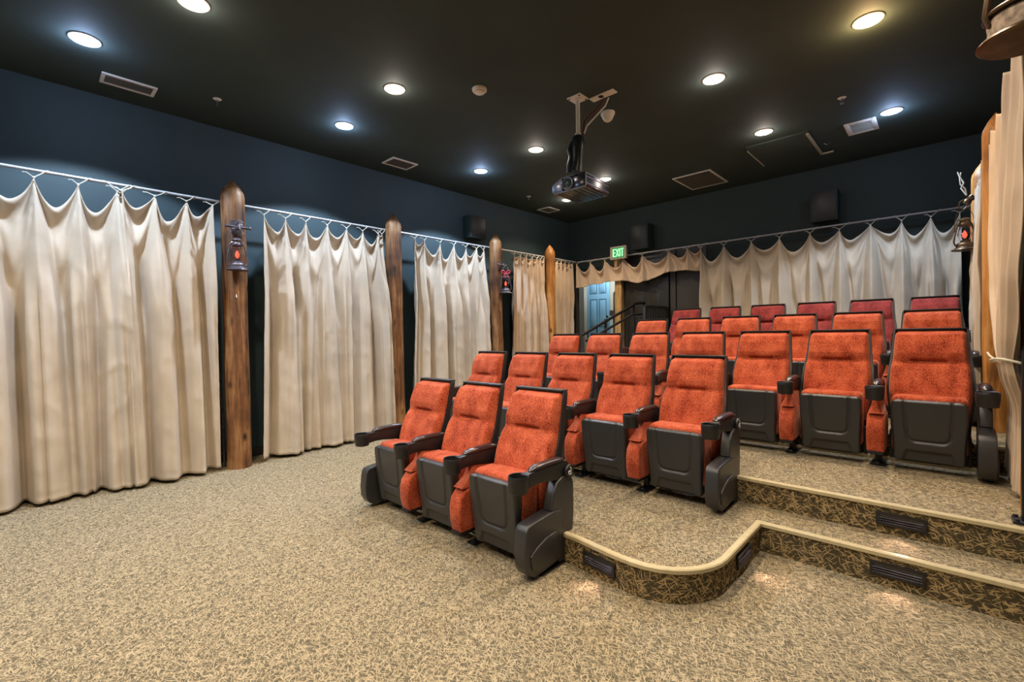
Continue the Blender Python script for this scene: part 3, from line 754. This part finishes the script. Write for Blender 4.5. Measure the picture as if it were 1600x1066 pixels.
def bracket(loc, rz, label, rod=True):
    t = thing('lantern_bracket', label, 'lantern bracket', loc, rz, 'lantern brackets')
    b = MB(); b.prism([(-.055, -.05), (-.03, -.09), (.03, -.09), (.055, -.05), (.06, .075), (-.06, .075)], -.012, 0, 'x', .003); b.build('back_plate', 'pewter', t)
    b = MB(); b.tube([(.0, 0, .04), (.05, 0, .045), (.085, 0, .02), (.095, 0, -.03), (.075, 0, -.06), (.05, 0, -.05)], .006, 8); b.build('hook', 'pewter', t)
    b = MB(); b.tube([(.045, -.105, .0), (.045, .105, -.004)], .013, 10)
    for yy in (-.112, .108): b.lathe([(.0, -.008), (.018, -.008), (.018, .008), (0, .008)], 12, Matrix.Translation((.045, yy, 0)) @ Matrix.Rotation(pi / 2, 4, 'X'))
    b.build('cross_bar', 'pewter', t)
    b = MB(); b.tube([(.05 + .0 * cos(a), .035 * cos(a), .035 + .028 * sin(a)) for a in [2 * pi * i / 16 for i in range(16)]], .006, 7, closed=True)
    b.lathe([(.0, -.01), (.03, -.008), (.034, 0), (.03, .008), (0, .01)], 14, Matrix.Translation((.02, 0, -.045)) @ Matrix.Rotation(pi / 2, 4, 'Y'))
    b.build('scroll_ring', 'pewter', t)
    return t
# first lantern on the near left post, hung on the room side
bracket((-5.362, 1.56, 2.515), 0, 'pewter scroll bracket on the near left log post')
lantern((-5.275, 1.53, 2.06), 1.2, 'pewter', 'silver-grey oil lantern with red glow on the near left log post')
bracket((-5.385, 5.46, 2.50), .1, 'round pewter bracket on the third log post')
lantern((-5.30, 5.50, 2.03), .9, 'pewter', 'dark oil lantern topped with a red bow, on the third left post', bow=True)
# knob with nail below the first lantern
b = MB(); b.tube([(0, 0, .02), (.02, 0, .015), (.03, 0, -.01), (.022, 0, -.03)], .005, 6); b.lathe([(.0, -.002), (.012, 0), (.012, .01), (0, .012)], 10, Matrix.Translation((0, 0, 0)) @ Matrix.Rotation(pi / 2, 4, 'Y'))
tag(b.build('post_hook', 'bolt', loc=(-5.366, 1.53, 1.80)), 'tiny metal hook screwed into the near left log post', 'hook')
# bronze lantern at right, hanging from a spool insulator hook
lantern((.135, 6.60, 2.13), .5, 'bronze', 'bronze oil lantern with red glow hanging before the back curtain at right')
t = thing('lantern_hook', 'dark hook with knotted cord above the bronze lantern', 'hook', (.20, 6.62, 2.60))
b = MB(); b.tube([(.0, .05, .06), (-.03, .02, .07), (-.10, 0, .03), (-.11, 0, -.03), (-.075, 0, -.05), (-.05, 0, -.03)], .008, 8)
b.lathe([(.0, -.05), (.030, -.045), (.036, -.02), (.026, 0), (.036, .02), (.030, .045), (0, .05)], 14, Matrix.Translation((-.03, .02, .045)) @ Matrix.Rotation(.7, 4, 'Y')); b.build('hook', 'bronze', t)
b = MB(); b.tube([(-.05, 0, .09), (-.09, 0, .17), (-.07, 0, .22), (-.10, 0, .29), (-.115, 0, .34)], .008, 6); b.tube([(-.05, 0, .09), (-.06, 0, .16), (-.095, 0, .21), (-.10, 0, .28), (-.09, 0, .33)], .007, 6); b.build('knotted_cord', 'string', t)
# near lantern seen from below in the top right corner
lantern((.165, 1.88, 2.135), .35, 'bronze', 'lantern with a cord-wound tank in the top right corner, nearest to us', tank='wound')
t = thing('lantern_bracket', 'dark bracket arm holding the near lantern at the top right', 'lantern bracket', (.61, 1.93, 2.60), 0, 'lantern brackets')
b = MB(); b.tube([(0, 0, 0), (-.15, 0, .03), (-.34, -.03, .02), (-.43, -.05, .0), (-.445, -.05, -.03)], .010, 8); b.build('hook', 'bronze', t)
b = MB(); b.box(-.002, -.05, -.09, .010, .05, .09, .004); b.build('back_plate', 'bronze', t)

# ------------------------------------------------------------------ projector
t = thing('projector_mount', 'white ceiling plate and pole carrying the projector', 'projector mount', (-2.67, 3.85, ZC))
b = MB().box(-.078, -.078, -.010, .078, .078, 0, .003)
b.build('ceiling_plate', 'white', t)
b = MB()
for sx in (-1, 1):
    for sy in (-1, 1): b.lathe([(0, -.017), (.008, -.016), (.010, -.011), (0, -.011)], 8, Matrix.Translation((sx * .058, sy * .058, 0)))
b.build('screws', 'steel', t)
b = MB(); b.tube([(0, 0, -.012), (0, 0, -.37)], .021, 14); b.tube([(0, 0, -.35), (0, 0, -.385)], .032, 14); b.tube([(0, 0, -.012), (0, 0, -.03)], .036, 14); b.build('pole', 'white', t)
b = MB()
b.tube([(0, 0, -.375), (.0, .0, -.40), (-.005, 0, -.50), (-.01, 0, -.58), (-.015, 0, -.66), (-.03, 0, -.72)], [.045, .062, .064, .058, .060, .075], 12)
b.tube([(-.05, -.02, -.42), (-.075, -.03, -.50), (-.06, -.03, -.58), (-.085, -.04, -.66), (-.09, -.04, -.725)], [.02, .035, .03, .028, .024], 10)
b.build('cable_sleeve', 'sleeve', t)
pj = thing('projector', 'black ceiling projector with a round silver-ringed lens', 'projector', (-2.80, 4.05, 2.875))
pj.rotation_euler = (radians(-1), radians(-1), radians(2)); pj.scale = (.94, .94, .94)
b = MB(); b.mat('proj')
out = [(-.225, -.045), (-.225, .030), (-.19, .052), (-.10, .090), (.17, .090), (.212, .070), (.212, -.055), (.195, -.070), (-.20, -.070)]
b.prism(out, -.20, .27, 'y', .010, seg=3)
b.build('body', 'proj', pj)
b = MB(); o2 = [(x * 1.012, z * 1.03) for x, z in out]
b.prism(o2 + [], -.204, -.196, 'y', .003)
fb = b.build('front_frame', 'proj_s', pj)
b = MB(); b.box(-.208, -.210, -.052, -.095, -.200, .028, .004); b.build('front_grille', 'proj_s', pj)['label'] = 'blue-grey reflective front panel'
b = MB(); b.mat('proj'); b.box(.02, -.2065, -.06, .20, -.200, .080, .003); b.box(-.095, -.2065, -.06, .02, -.2, .080, .003); b.build('front_panel', 'proj', pj)
b = MB(); T = Matrix.Translation((-.015, -.205, .008)) @ Matrix.Rotation(pi / 2, 4, 'X')
b.lathe([(.060, -.01), (.070, 0), (.072, .016), (.068, .022), (.060, .020), (.058, .004), (.0, .002)], 32, T); b.build('lens_ring', 'proj_s', pj)
b = MB(); b.lathe([(.057, .002), (.045, .010), (.02, .016), (0, .017)], 28, T); b.build('lens', 'lens', pj)
b = MB(); b.box(.211, -.195, .030, .216, .265, .038, .001); b.box(.211, -.195, -.040, .216, .265, -.033, .001)
b.box(.205, -.195, .068, .213, .265, .075, .001); b.build('side_trim', 'proj_s', pj)
b = MB()
for k, xx in enumerate((-.17, -.13, .03, .09, .15)): b.box(xx, -.17, -.0735, xx + .012, .24, -.070, .001)
b.build('underside_ribs', 'steel', pj)
b = MB(); b.box(-.03, -.08, .085, .13, .14, .10, .004); b.build('mount_bracket', 'steel', pj)
cp = thing('cable_cover_plate', 'long white ceiling plate where the projector cables come out', 'ceiling plate', (-2.46, 3.98, ZC))
b = MB().box(-.135, -.045, -.008, .135, .045, 0, .002); b.build('plate', 'offwhite', cp)
b = MB().lathe([(0, -.014), (.022, -.013), (.026, -.008), (0, -.007)], 12, Matrix.Translation((-.02, -.005, 0))); b.build('cable_hole', 'dark', cp)
tag(MB().tube([(-2.47, 4.02, ZC - .01), (-2.50, 4.0, ZC - .08), (-2.57, 3.94, ZC - .16), (-2.62, 3.89, ZC - .24), (-2.635, 3.88, ZC - .38), (-2.64, 3.88, ZC - .52)], .010, 8).build('projector_cable', 'cable_r'), 'dark red projector cable looping down the pole', 'cable', 'projector cables')
tag(MB().tube([(-2.44, 4.05, ZC - .01), (-2.46, 4.02, ZC - .09), (-2.54, 3.95, ZC - .20), (-2.60, 3.90, ZC - .28), (-2.612, 3.87, ZC - .36)], .008, 8).build('projector_cable', 'white'), 'white projector cable beside the dark red one', 'cable', 'projector cables')

# ------------------------------------------------------------------ ceiling fittings
def downlight(x, y, mat, label, vis=True):
    t = thing('recessed_light', label, 'ceiling light', (x, y, ZC), 0, 'recessed ceiling lights')
    b = MB(); b.lathe([(.078, -.001), (.098, -.001), (.099, -.005), (.094, -.009), (.084, -.010), (.078, -.005)], 32); b.build('trim_ring', 'white', t)
    b = MB(); b.lathe([(0, -.024), (.03, -.023), (.055, -.019), (.070, -.012), (.080, -.003), (.0, -.001)], 28); b.build('lens', mat, t)
LIGHTS = []
for y, l in ((.39, 'bright blue-white round ceiling light, nearest in the left wall row'), (2.50, 'blue-white ceiling light, second in the left wall row'), (4.55, 'blue-white ceiling light, third in the left wall row'), (6.62, 'small ceiling light of the left wall row, just below the projector')):
    downlight(-4.84, y, 'lamp_c' if y < 6 else 'lamp_w', l); LIGHTS.append((-4.84, y, 'c' if y < 6 else 'w'))
for y, l in ((.87, 'ceiling light cut by the top edge of the photo'), (2.47, 'white ceiling light beside the round smoke detector'), (4.53, 'white ceiling light left of the projector sleeve'), (6.15, 'warm ceiling light just right of the projector body')):
    downlight(-3.79, y, 'lamp_n' if y in (2.47, 4.53) else 'lamp_w', l); LIGHTS.append((-3.79, y, 'w'))
for y, l in ((4.46, 'white ceiling light right of the projector pole'), (6.07, 'dim white ceiling light next to the ceiling hatch')):
    downlight(-1.57, y, 'lamp_n', l); LIGHTS.append((-1.57, y, 'b'))
for y, c, l in ((4.46, 'lamp_w', 'large warm-haloed ceiling light at the upper right'), (6.50, 'lamp_c', 'blue-white ceiling light beside the louvred supply vent')):
    downlight(-.43, y, c, l); LIGHTS.append((-.43, y, 'w' if c == 'lamp_w' else 'c'))
def vent(x0, y0, x1, y1, label, slat='y', dk='vent_dark', nslat=None, fr=.028):
    cx, cy = (x0 + x1) / 2, (y0 + y1) / 2
    t = thing('ceiling_vent', label, 'ceiling vent', (cx, cy, ZC), 0, 'ceiling vents')
    hx, hy = (x1 - x0) / 2, (y1 - y0) / 2
    b = MB()
    b.box(-hx, -hy, -.014, -hx + fr, hy, 0, .003); b.box(hx - fr, -hy, -.014, hx, hy, 0, .003)
    b.box(-hx + fr, -hy, -.014, hx - fr, -hy + fr, 0, .003); b.box(-hx + fr, hy - fr, -.014, hx - fr, hy, 0, .003)
    b.build('frame', 'white', t)
    MB().box(-hx + fr, -hy + fr, -.003, hx - fr, hy - fr, -.001).build('duct', dk, t)
    s = MB(); ln = 2 * (hy - fr) if slat == 'x' else 2 * (hx - fr)
    n = nslat or int(ln / .022)
    for i in range(n):
        p = -ln / 2 + ln * (i + .5) / n
        T = Matrix.Translation((0, p, -.008)) @ Matrix.Rotation(.7, 4, 'X') if slat == 'x' else Matrix.Translation((p, 0, -.008)) @ Matrix.Rotation(.7, 4, 'Y')
        w = ln / n * .33
        if slat == 'x': s.box(-hx + fr, -w, -.001, hx - fr, w, .001, 0, T)
        else: s.box(-w, -hy + fr, -.001, w, hy - fr, .001, 0, T)
    s.build('slats', 'offwhite' if dk == 'dark' else 'vent_dark', t)
vent(-5.52, .53, -5.31, .92, 'long pale-framed ceiling vent nearest to us at left', 'y')
vent(-5.52, 3.37, -5.24, 3.76, 'small square-looking ceiling vent above the second log post')
vent(-5.62, 6.72, -5.34, 7.06, 'tiny ceiling vent in the far left corner')
vent(-3.06, 6.89, -2.49, 7.66, 'large square return vent with fine slats near the back wall', 'x')
vent(-.86, 6.53, -.57, 6.93, 'white supply vent with wide open louvres at right', 'x', 'dark', 8, .045)
def sprinkler(x, y, label):
    t = thing('sprinkler_head', label, 'sprinkler', (x, y, ZC), 0, 'ceiling sprinklers')
    MB().lathe([(0, -.008), (.030, -.006), (.038, -.001), (.0, 0)], 20).build('escutcheon', 'white', t)
    b = MB(); b.tube([(0, 0, -.006), (0, 0, -.03)], .008, 8); b.tube([(-.012, 0, -.028), (-.014, 0, -.045), (0, 0, -.058), (.014, 0, -.045), (.012, 0, -.028)], .003, 6); b.lathe([(0, -.062), (.018, -.061), (.018, -.058), (0, -.058)], 14); b.build('head', 'bolt', t)
sprinkler(-5.16, 1.36, 'small sprinkler head near the first left vent')
sprinkler(-.77, 5.76, 'small sprinkler head at the right above the louvred vent')
sprinkler(-5.18, 5.98, 'tiny sprinkler head near the far left corner')
t = thing('smoke_detector', 'round cream smoke detector in the middle of the ceiling', 'smoke detector', (-3.23, 3.04, ZC))
MB().lathe([(0, -.048), (.03, -.046), (.048, -.038), (.056, -.026), (.066, -.022), (.070, -.012), (.070, 0), (0, 0)], 30).build('housing', 'offwhite', t)
b = MB(); b.tube([(.050 * cos(a), .050 * sin(a), -.032) for a in [2 * pi * i / 24 for i in range(24)]], .003, 6, closed=True); b.build('sensor_slot', 'vent_dark', t)
t = thing('motion_sensor', 'white domed ceiling sensor right of the projector pole', 'ceiling sensor', (-2.62, 4.33, ZC))
MB().lathe([(.068, -.030), (.074, -.020), (.074, 0), (0, 0)], 28).build('base_ring', 'white', t)
MB().lathe([(0, -.098), (.020, -.095), (.040, -.082), (.056, -.058), (.064, -.030), (0, -.028)], 28).build('dome', 'offwhite', t)
# hatch
t = thing('access_hatch', 'dark ceiling access hatch with a bare edge strip', 'ceiling hatch', (-1.53, 6.90, ZC))
MB().box(-.34, -.50, -.018, .34, .50, 0, .003).build('panel', 'ceil', t)
MB().box(-.358, -.36, -.020, -.350, .40, -.002).build('left_edge_strip', 'offwhite', t)['label'] = 'thin pale strip'
b = MB(); b.box(.315, -.46, -.035, .345, .44, -.018, .002); b.box(.345, .40, -.035, .46, .44, -.018, .002); b.build('support_bar', 'rail', t)['label'] = 'pale bare support bar'
b = MB(); b.tube([(.42, .02, -.03), (.45, .02, -.05), (.48, .05, -.03)], .006, 6); b.build('latch', 'bolt', t)

# ------------------------------------------------------------------ speakers, exit sign, wall plate
def speaker(x0, y0, z0, x1, y1, z1, label, face):
    t = thing('wall_speaker', label, 'speaker', ((x0 + x1) / 2, (y0 + y1) / 2, z0), 0, 'black wall speakers')
    hx, hy, h = (x1 - x0) / 2, (y1 - y0) / 2, z1 - z0
    MB().box(-hx, -hy, 0, hx, hy, h, .008).build('cabinet', 'wallb', t)
    if face == 'y': MB().box(-hx + .02, -hy - .012, .02, hx - .02, -hy, h - .02, .004).build('grille', 'greywood' if False else 'blackwood', t)
    else: MB().box(hx, -hy + .02, .02, hx + .012, hy - .02, h - .02, .004).build('grille', 'blackwood', t)
speaker(-4.27, 7.80, 2.88, -3.93, 8.04, 3.33, 'black speaker on the back wall beside the exit sign', 'y')
speaker(-1.42, 7.80, 2.88, -1.10, 8.04, 3.31, 'black speaker on the back wall above the wide curtain', 'y')
speaker(-5.84, 5.07, 2.96, -5.66, 5.42, 3.33, 'dark speaker high on the left wall above the pale curtain', 'x')
t = thing('exit_sign', 'green lit EXIT sign above the doorway valance', 'exit sign', (-4.49, 7.74, 2.73))
b = MB(); b.box(-.17, -.03, 0, .17, .03, .24, .006); b.box(-.03, .03, .19, .03, .30, .22); b.build('housing', 'glow', t)
MB().box(-.118, -.034, .022, .128, -.030, .215).build('green_face', 'exit_g', t)
b = MB(); y0, y1 = -.040, -.034
def bar(xa, za, xb, zb, w):
    d = Vector((xb - xa, 0, zb - za)); n_ = Vector((-d.z, 0, d.x)).normalized() * w / 2
    P = [Vector((xa, 0, za)) + n_, Vector((xb, 0, zb)) + n_, Vector((xb, 0, zb)) - n_, Vector((xa, 0, za)) - n_]
    b.prism([(p.x, p.z) for p in P], y0, y1, 'y')
zb_, zt_ = .045, .190; W = .020
bar(-.095, zb_, -.095, zt_, W)
for z in (zb_ + .008, (zb_ + zt_) / 2, zt_ - .008): bar(-.095, z, -.050, z, .017)
bar(-.035, zb_, .020, zt_, W * .9); bar(.020, zb_, -.035, zt_, W * .9)
bar(.044, zb_, .044, zt_, W)
bar(.064, zt_ - .008, .122, zt_ - .008, .017); bar(.093, zb_, .093, zt_, W)
b.build('letters', 'exit_l', t)
tag(MB().box(0, -.04, 1.05, .012, .04, 1.17, .003).build('wall_plate', 'white', loc=(XL, 5.62, 0)), 'small white wall plate behind the third left log post', 'wall plate')

# ------------------------------------------------------------------ doorway, doors, railing
def panel_door(name, w, h, mat, gmat, T, label, knob='steel'):
    t = thing(name, label, 'door', (0, 0, 0)); t.matrix_world = T
    MB().box(0, 0, 0, w, .04, h, .003).build('door_leaf', mat, t)
    rows = [(.08, .30), (.36, .66), (.72, .92)]
    for (a, c) in rows:
        for (p, q) in ((.14, .46), (.54, .86)):
            g = MB(); X0, X1, Z0, Z1 = p * w, q * w, a * h, c * h; r_ = .012
            for yy in (-.004, .040):
                g.box(X0, yy, Z0, X1, yy + .004, Z0 + r_); g.box(X0, yy, Z1 - r_, X1, yy + .004, Z1)
                g.box(X0, yy, Z0 + r_, X0 + r_, yy + .004, Z1 - r_); g.box(X1 - r_, yy, Z0 + r_, X1, yy + .004, Z1 - r_)
            pn = g.build('door_panel', gmat, t, smooth=0)
            MB().box(X0 + .03, -.006, Z0 + .03, X1 - .03, 0, Z1 - .03, .004).build('raised_field', mat, pn)
    b = MB(); b.tube([(w * .93, -.005, h * .47), (w * .93, -.05, h * .47)], .010, 8); b.lathe([(0, -.028), (.02, -.022), (.028, 0), (.02, .02), (0, .026)], 14, Matrix.Translation((w * .93, -.065, h * .47)) @ Matrix.Rotation(pi / 2, 4, 'X')); b.build('door_knob', knob, t)
    return t
panel_door('lobby_door', .56, 2.15, 'bluedoor', 'bluegroove', Matrix.Translation((-6.10, 9.05, .70)) @ Matrix.Rotation(radians(8), 4, 'Z'), 'blue six-panel door standing open beyond the doorway')
panel_door('stage_door', .86, 2.10, 'blackwood', 'greywood', Matrix.Translation((-4.50, 7.995, .70)), 'black six-panel door behind the handrail, under the valance')
b = MB(); b.box(-3.62, 8.02, .70, -3.52, 8.05, 2.80, .003); b.box(-3.50, 8.03, .70, -2.98, 8.05, 2.80); struct(b.build('trim_dark_panel', 'greywood', smooth=0))
tag(MB().box(-.07, -.06, 0, .07, .06, 2.1, .008).build('pine_post', 'wood_p', loc=(-4.625, 8.10 - .12, .70)), 'pale pine post between the doorway and the black door', 'wooden post')
pf = thing('picket_fence', 'grey pointed picket boards in the lobby behind the pine post', 'fence', (-5.10, 8.55, .70))
for k, hh in enumerate((1.52, 1.50)):
    x0 = -.01 + k * .175; MB().prism([(x0, 0), (x0 + .15, 0), (x0 + .15, hh - .05), (x0 + .11, hh), (x0 + .04, hh), (x0, hh - .05)], 0, .03, 'y', .003).build('picket', 'sign_stone', pf)
MB().box(-.12, .03, 1.0, .36, .06, 1.12, .003).build('fence_rail', 'sign_stone', pf)
# left stair railing
hr = thing('stair_railing', 'black stair railing rising beside the left end of the rows', 'railing', (-4.0, 6.5, 0))
P = lambda y, z: (0, y - 6.5, z)
b = MB(); b.tube([P(5.3, 1.20), P(5.83, 1.335), P(7.45, 1.855), P(7.75, 1.885), P(7.78, 1.87)], .024, 10); b.build('top_rail', 'steel', hr)
b = MB(); b.tube([(.20, 5.6 - 6.5, 1.24), (.22, 6.03 - 6.5, 1.37), (.22, 6.9 - 6.5, 1.635), (.22, 7.40 - 6.5, 1.665)], .020, 10)
b.tube([(.0, 7.3 - 6.5, 1.62), (.22, 7.3 - 6.5, 1.62)], .010, 8); b.tube([(.0, 6.1 - 6.5, 1.32), (.22, 6.1 - 6.5, 1.36)], .010, 8); b.build('hand_rail', 'steel', hr)
for y in (5.42, 6.45, 7.38, 7.74):
    zt = 1.24 + (y - 5.42) * .32 if y < 7.4 else 1.86
    zf = 0 if y < 5 else RISE * (int((y - 5.0) / .56) + 1) if y < 7.2 else .70
    MB().box(-.016, y - .016 - 6.5, zf, .016, y + .016 - 6.5, min(zt, 1.87), .003).build('post', 'steel', hr)
for y in (5.68, 5.94, 6.20, 6.70, 6.95, 7.18): MB().box(-.007, y - 6.507, RISE * (int((y - 5.0) / .56) + 1) + .10, .007, y - 6.493, 1.21 + (y - 5.42) * .32).build('baluster', 'steel', hr)
gr = thing('landing_guard', 'short black balustrade at the left end of the last row', 'railing', (-3.66, 7.55, .70))
b = MB(); b.box(-.03, -.45, 1.06, .03, .42, 1.10, .005); b.build('top_rail', 'blackwood', gr)
MB().box(-.02, -.45, .78, .02, .42, .81, .003).build('lower_rail', 'blackwood', gr)
for y in (-.43, .40): MB().box(-.025, y - .025, 0, .025, y + .025, 1.06, .003).build('post', 'blackwood', gr)
for i in range(8): MB().box(-.012, -.34 + i * .093, .81, .012, -.315 + i * .093, 1.06).build('baluster', 'blackwood', gr)
# right handrail on the steps
rh = thing('step_handrail', 'black step handrail posts at the right edge of the photo', 'handrail', (.30, 3.50, 0))
for (y, z0, zt) in ((3.56, .35, 1.235), (3.20, .175, 1.06)):
    MB().box(-.022 + (0 if y > 3.5 else .02), y - 3.56 - .022, z0, .022 + (0 if y > 3.5 else .02), y - 3.56 + .022, zt, .003).build('post', 'steel', rh)
    b = MB(); b.box(-.055 + (0 if y > 3.5 else .02), y - 3.56 - .055, z0, .055, y - 3.56 + .055, z0 + .014, .003)
    for sx in (-.04, .03):
        for sy in (-.04, .04): b.lathe([(.010, z0 + .013), (.010, z0 + .024), (0, z0 + .026)], 8, Matrix.Translation((sx + (0 if y > 3.5 else .02), y - 3.56 + sy, 0)))
    b.build('base_plate', 'steel', rh)
MB().tube([(.02, -.62, .90), (.01, -.36, 1.06), (0, 0, 1.245), (0, .02, 1.245)], .02, 10).build('rail', 'steel', rh)

# ------------------------------------------------------------------ step lights
def step_light(x, y, z, rz, label, w=.225):
    t = thing('step_light', label, 'step light', (x, y, z), rz, 'louvred step lights')
    h = .075
    b = MB(); b.box(-w / 2, -.014, -h / 2, w / 2, -.001, -h / 2 + .014, .002); b.box(-w / 2, -.014, h / 2 - .014, w / 2, -.001, h / 2, .002)
    b.box(-w / 2, -.014, -h / 2 + .014, -w / 2 + .016, -.001, h / 2 - .014, .002); b.box(w / 2 - .016, -.014, -h / 2 + .014, w / 2, -.001, h / 2 - .014, .002); b.build('frame', 'plastic_matte', t)
    MB().box(-w / 2 + .016, -.004, -h / 2 + .014, w / 2 - .016, -.0015, h / 2 - .014).build('lamp_panel', 'vent_dark', t)
    MB().box(-w / 2 + .03, -.006, -h / 2 + .016, w / 2 - .03, -.004, -h / 2 + .024).build('lamp', 'step_e', t)
    for k in range(3):
        zz = -h / 2 + .026 + k * .013
        MB().box(-w / 2 + .014, -.017, -.0015, w / 2 - .014, -.004, .0015, 0, Matrix.Translation((0, 0, zz)) @ Matrix.Rotation(.5, 4, 'X')).build('louvre', 'pewter', t)
    return t
step_light(-1.40, 2.160, .088, radians(-8), 'black louvred step light in the curved riser beside the front row')
step_light(-.84, 2.76, .088, radians(90), 'black louvred step light on the side face of the curved platform')
step_light(-.19, 3.09, .088, 0, 'black louvred step light in the lower right step')
step_light(-.19, 3.385, .262, 0, 'black louvred step light in the upper right step')

# folded chair leaning behind the curtain edge at left
t = thing('folding_chair', 'folded metal chair half hidden between curtain and lantern post', 'folding chair', (-5.62, 1.445, 0))
MB().tube([(.03, .0, 0), (-.02, .01, .55), (-.05, 0, .88), (-.05, -.06, .93), (-.05, -.30, .93)], .012, 8).build('frame_tube', 'pewter', t)
MB().tube([(.03, -.30, 0), (-.02, -.30, .55), (-.05, -.30, .93)], .012, 8).build('frame_tube', 'pewter', t)
MB().box(-.03, -.27, .30, -.005, -.02, .62, .01).build('seat', 'screen', t)
MB().tube([(0, -.29, .14), (.01, .0, .14)], .008, 6).build('cross_tube', 'steel', t)

# ------------------------------------------------------------------ lights
def halo(x, y, e, col):
    l = bpy.data.lights.new('halo', 'POINT'); l.energy = e; l.color = col; l.shadow_soft_size = .04
    o = bpy.data.objects.new('lamp_glow', l); COL.objects.link(o); o.location = (x, y, ZC - .075); return o
def spot(x, y, z, e, col, size, blend, rad=.07, rot=(0, 0, 0), nm='spot'):
    l = bpy.data.lights.new(nm, 'SPOT'); l.energy = e; l.color = col; l.spot_size = radians(size); l.spot_blend = blend; l.shadow_soft_size = rad
    o = bpy.data.objects.new('lamp_beam', l); COL.objects.link(o); o.location = (x, y, z); o.rotation_euler = rot; return o
COOL = (.62, .78, 1.0); WARM = (1.0, .80, .56); NEU = (1.0, .88, .74)
for x, y, c in LIGHTS:
    if x < -4.5 and c == 'c': spot(x, y, ZC - .04, 260, COOL, 116, .12)
    elif c == 'c': spot(x, y, ZC - .04, 190, COOL, 118, .3)
    else: spot(x, y, ZC - .04, 150 if c == 'b' else 105, WARM, 135, .6)
    halo(x, y, 8 if c == 'c' else (4 if (x, y) != (-.43, 4.46) else 12), (.45, .62, 1.0) if c == 'c' else ((1.0, .62, .28) if (x, y) == (-.43, 4.46) else (1, .85, .75)))
# fill spots added outside the frame, loosely following the ceiling light grid
for x, y, e, c in ((-4.84, -1.6, 200, COOL), (-3.79, -.8, 110, WARM), (-1.57, -.6, 110, WARM), (-1.57, 1.2, 120, WARM), (-2.68, .3, 110, WARM), (-1.57, 2.75, 125, WARM), (-.43, 2.4, 110, NEU), (-.43, .6, 120, NEU), (-.43, -1.2, 120, WARM), (-2.68, -1.5, 150, WARM)):
    spot(x, y, ZC - .04, e, c, 145, .7, .12)
# daylight-ish lobby lamp behind the doorway
l = bpy.data.lights.new('lobby', 'POINT'); l.energy = 150; l.color = (.85, .92, 1.0); l.shadow_soft_size = .15
o = bpy.data.objects.new('lobby_lamp', l); COL.objects.link(o); o.location = (-5.3, 8.7, 3.2)
# step light glow on the carpet
for (x, y, z, rz) in ((-1.40, 2.11, .085, 0), (-.79, 2.76, .085, 90), (-.19, 3.04, .085, 0), (-.19, 3.335, .26, 0)):
    spot(x, y, z, 1.6, (1.0, .66, .55), 95, .9, .03, (radians(-50), 0, radians(rz)), 'step')
w = bpy.data.worlds.new('world'); S.world = w; w.use_nodes = True
w.node_tree.nodes['Background'].inputs[0].default_value = (.5, .55, .6, 1); w.node_tree.nodes['Background'].inputs[1].default_value = .05

# ------------------------------------------------------------------ camera
cam = bpy.data.cameras.new('camera'); cam.sensor_width = 36; cam.lens = 36 * 721.333 / 1600; cam.clip_start = .02
co = bpy.data.objects.new('camera', cam); COL.objects.link(co); S.camera = co
fw = Vector((-0.68552726, 0.72786268, -0.01637957)); rt = Vector((0.72804498, 0.68529948, -0.01775162)); up = Vector((0.00169583, 0.02409429, 0.99970825))
mw = Matrix((rt, up, -fw)).transposed().to_4x4(); mw.translation = (0, 0, 1.367)
co.matrix_world = mw
S.view_settings.view_transform = 'Standard'; S.view_settings.look = 'None'; S.view_settings.gamma = 1; S.view_settings.use_curve_mapping = False
S.view_settings.exposure = 0.0
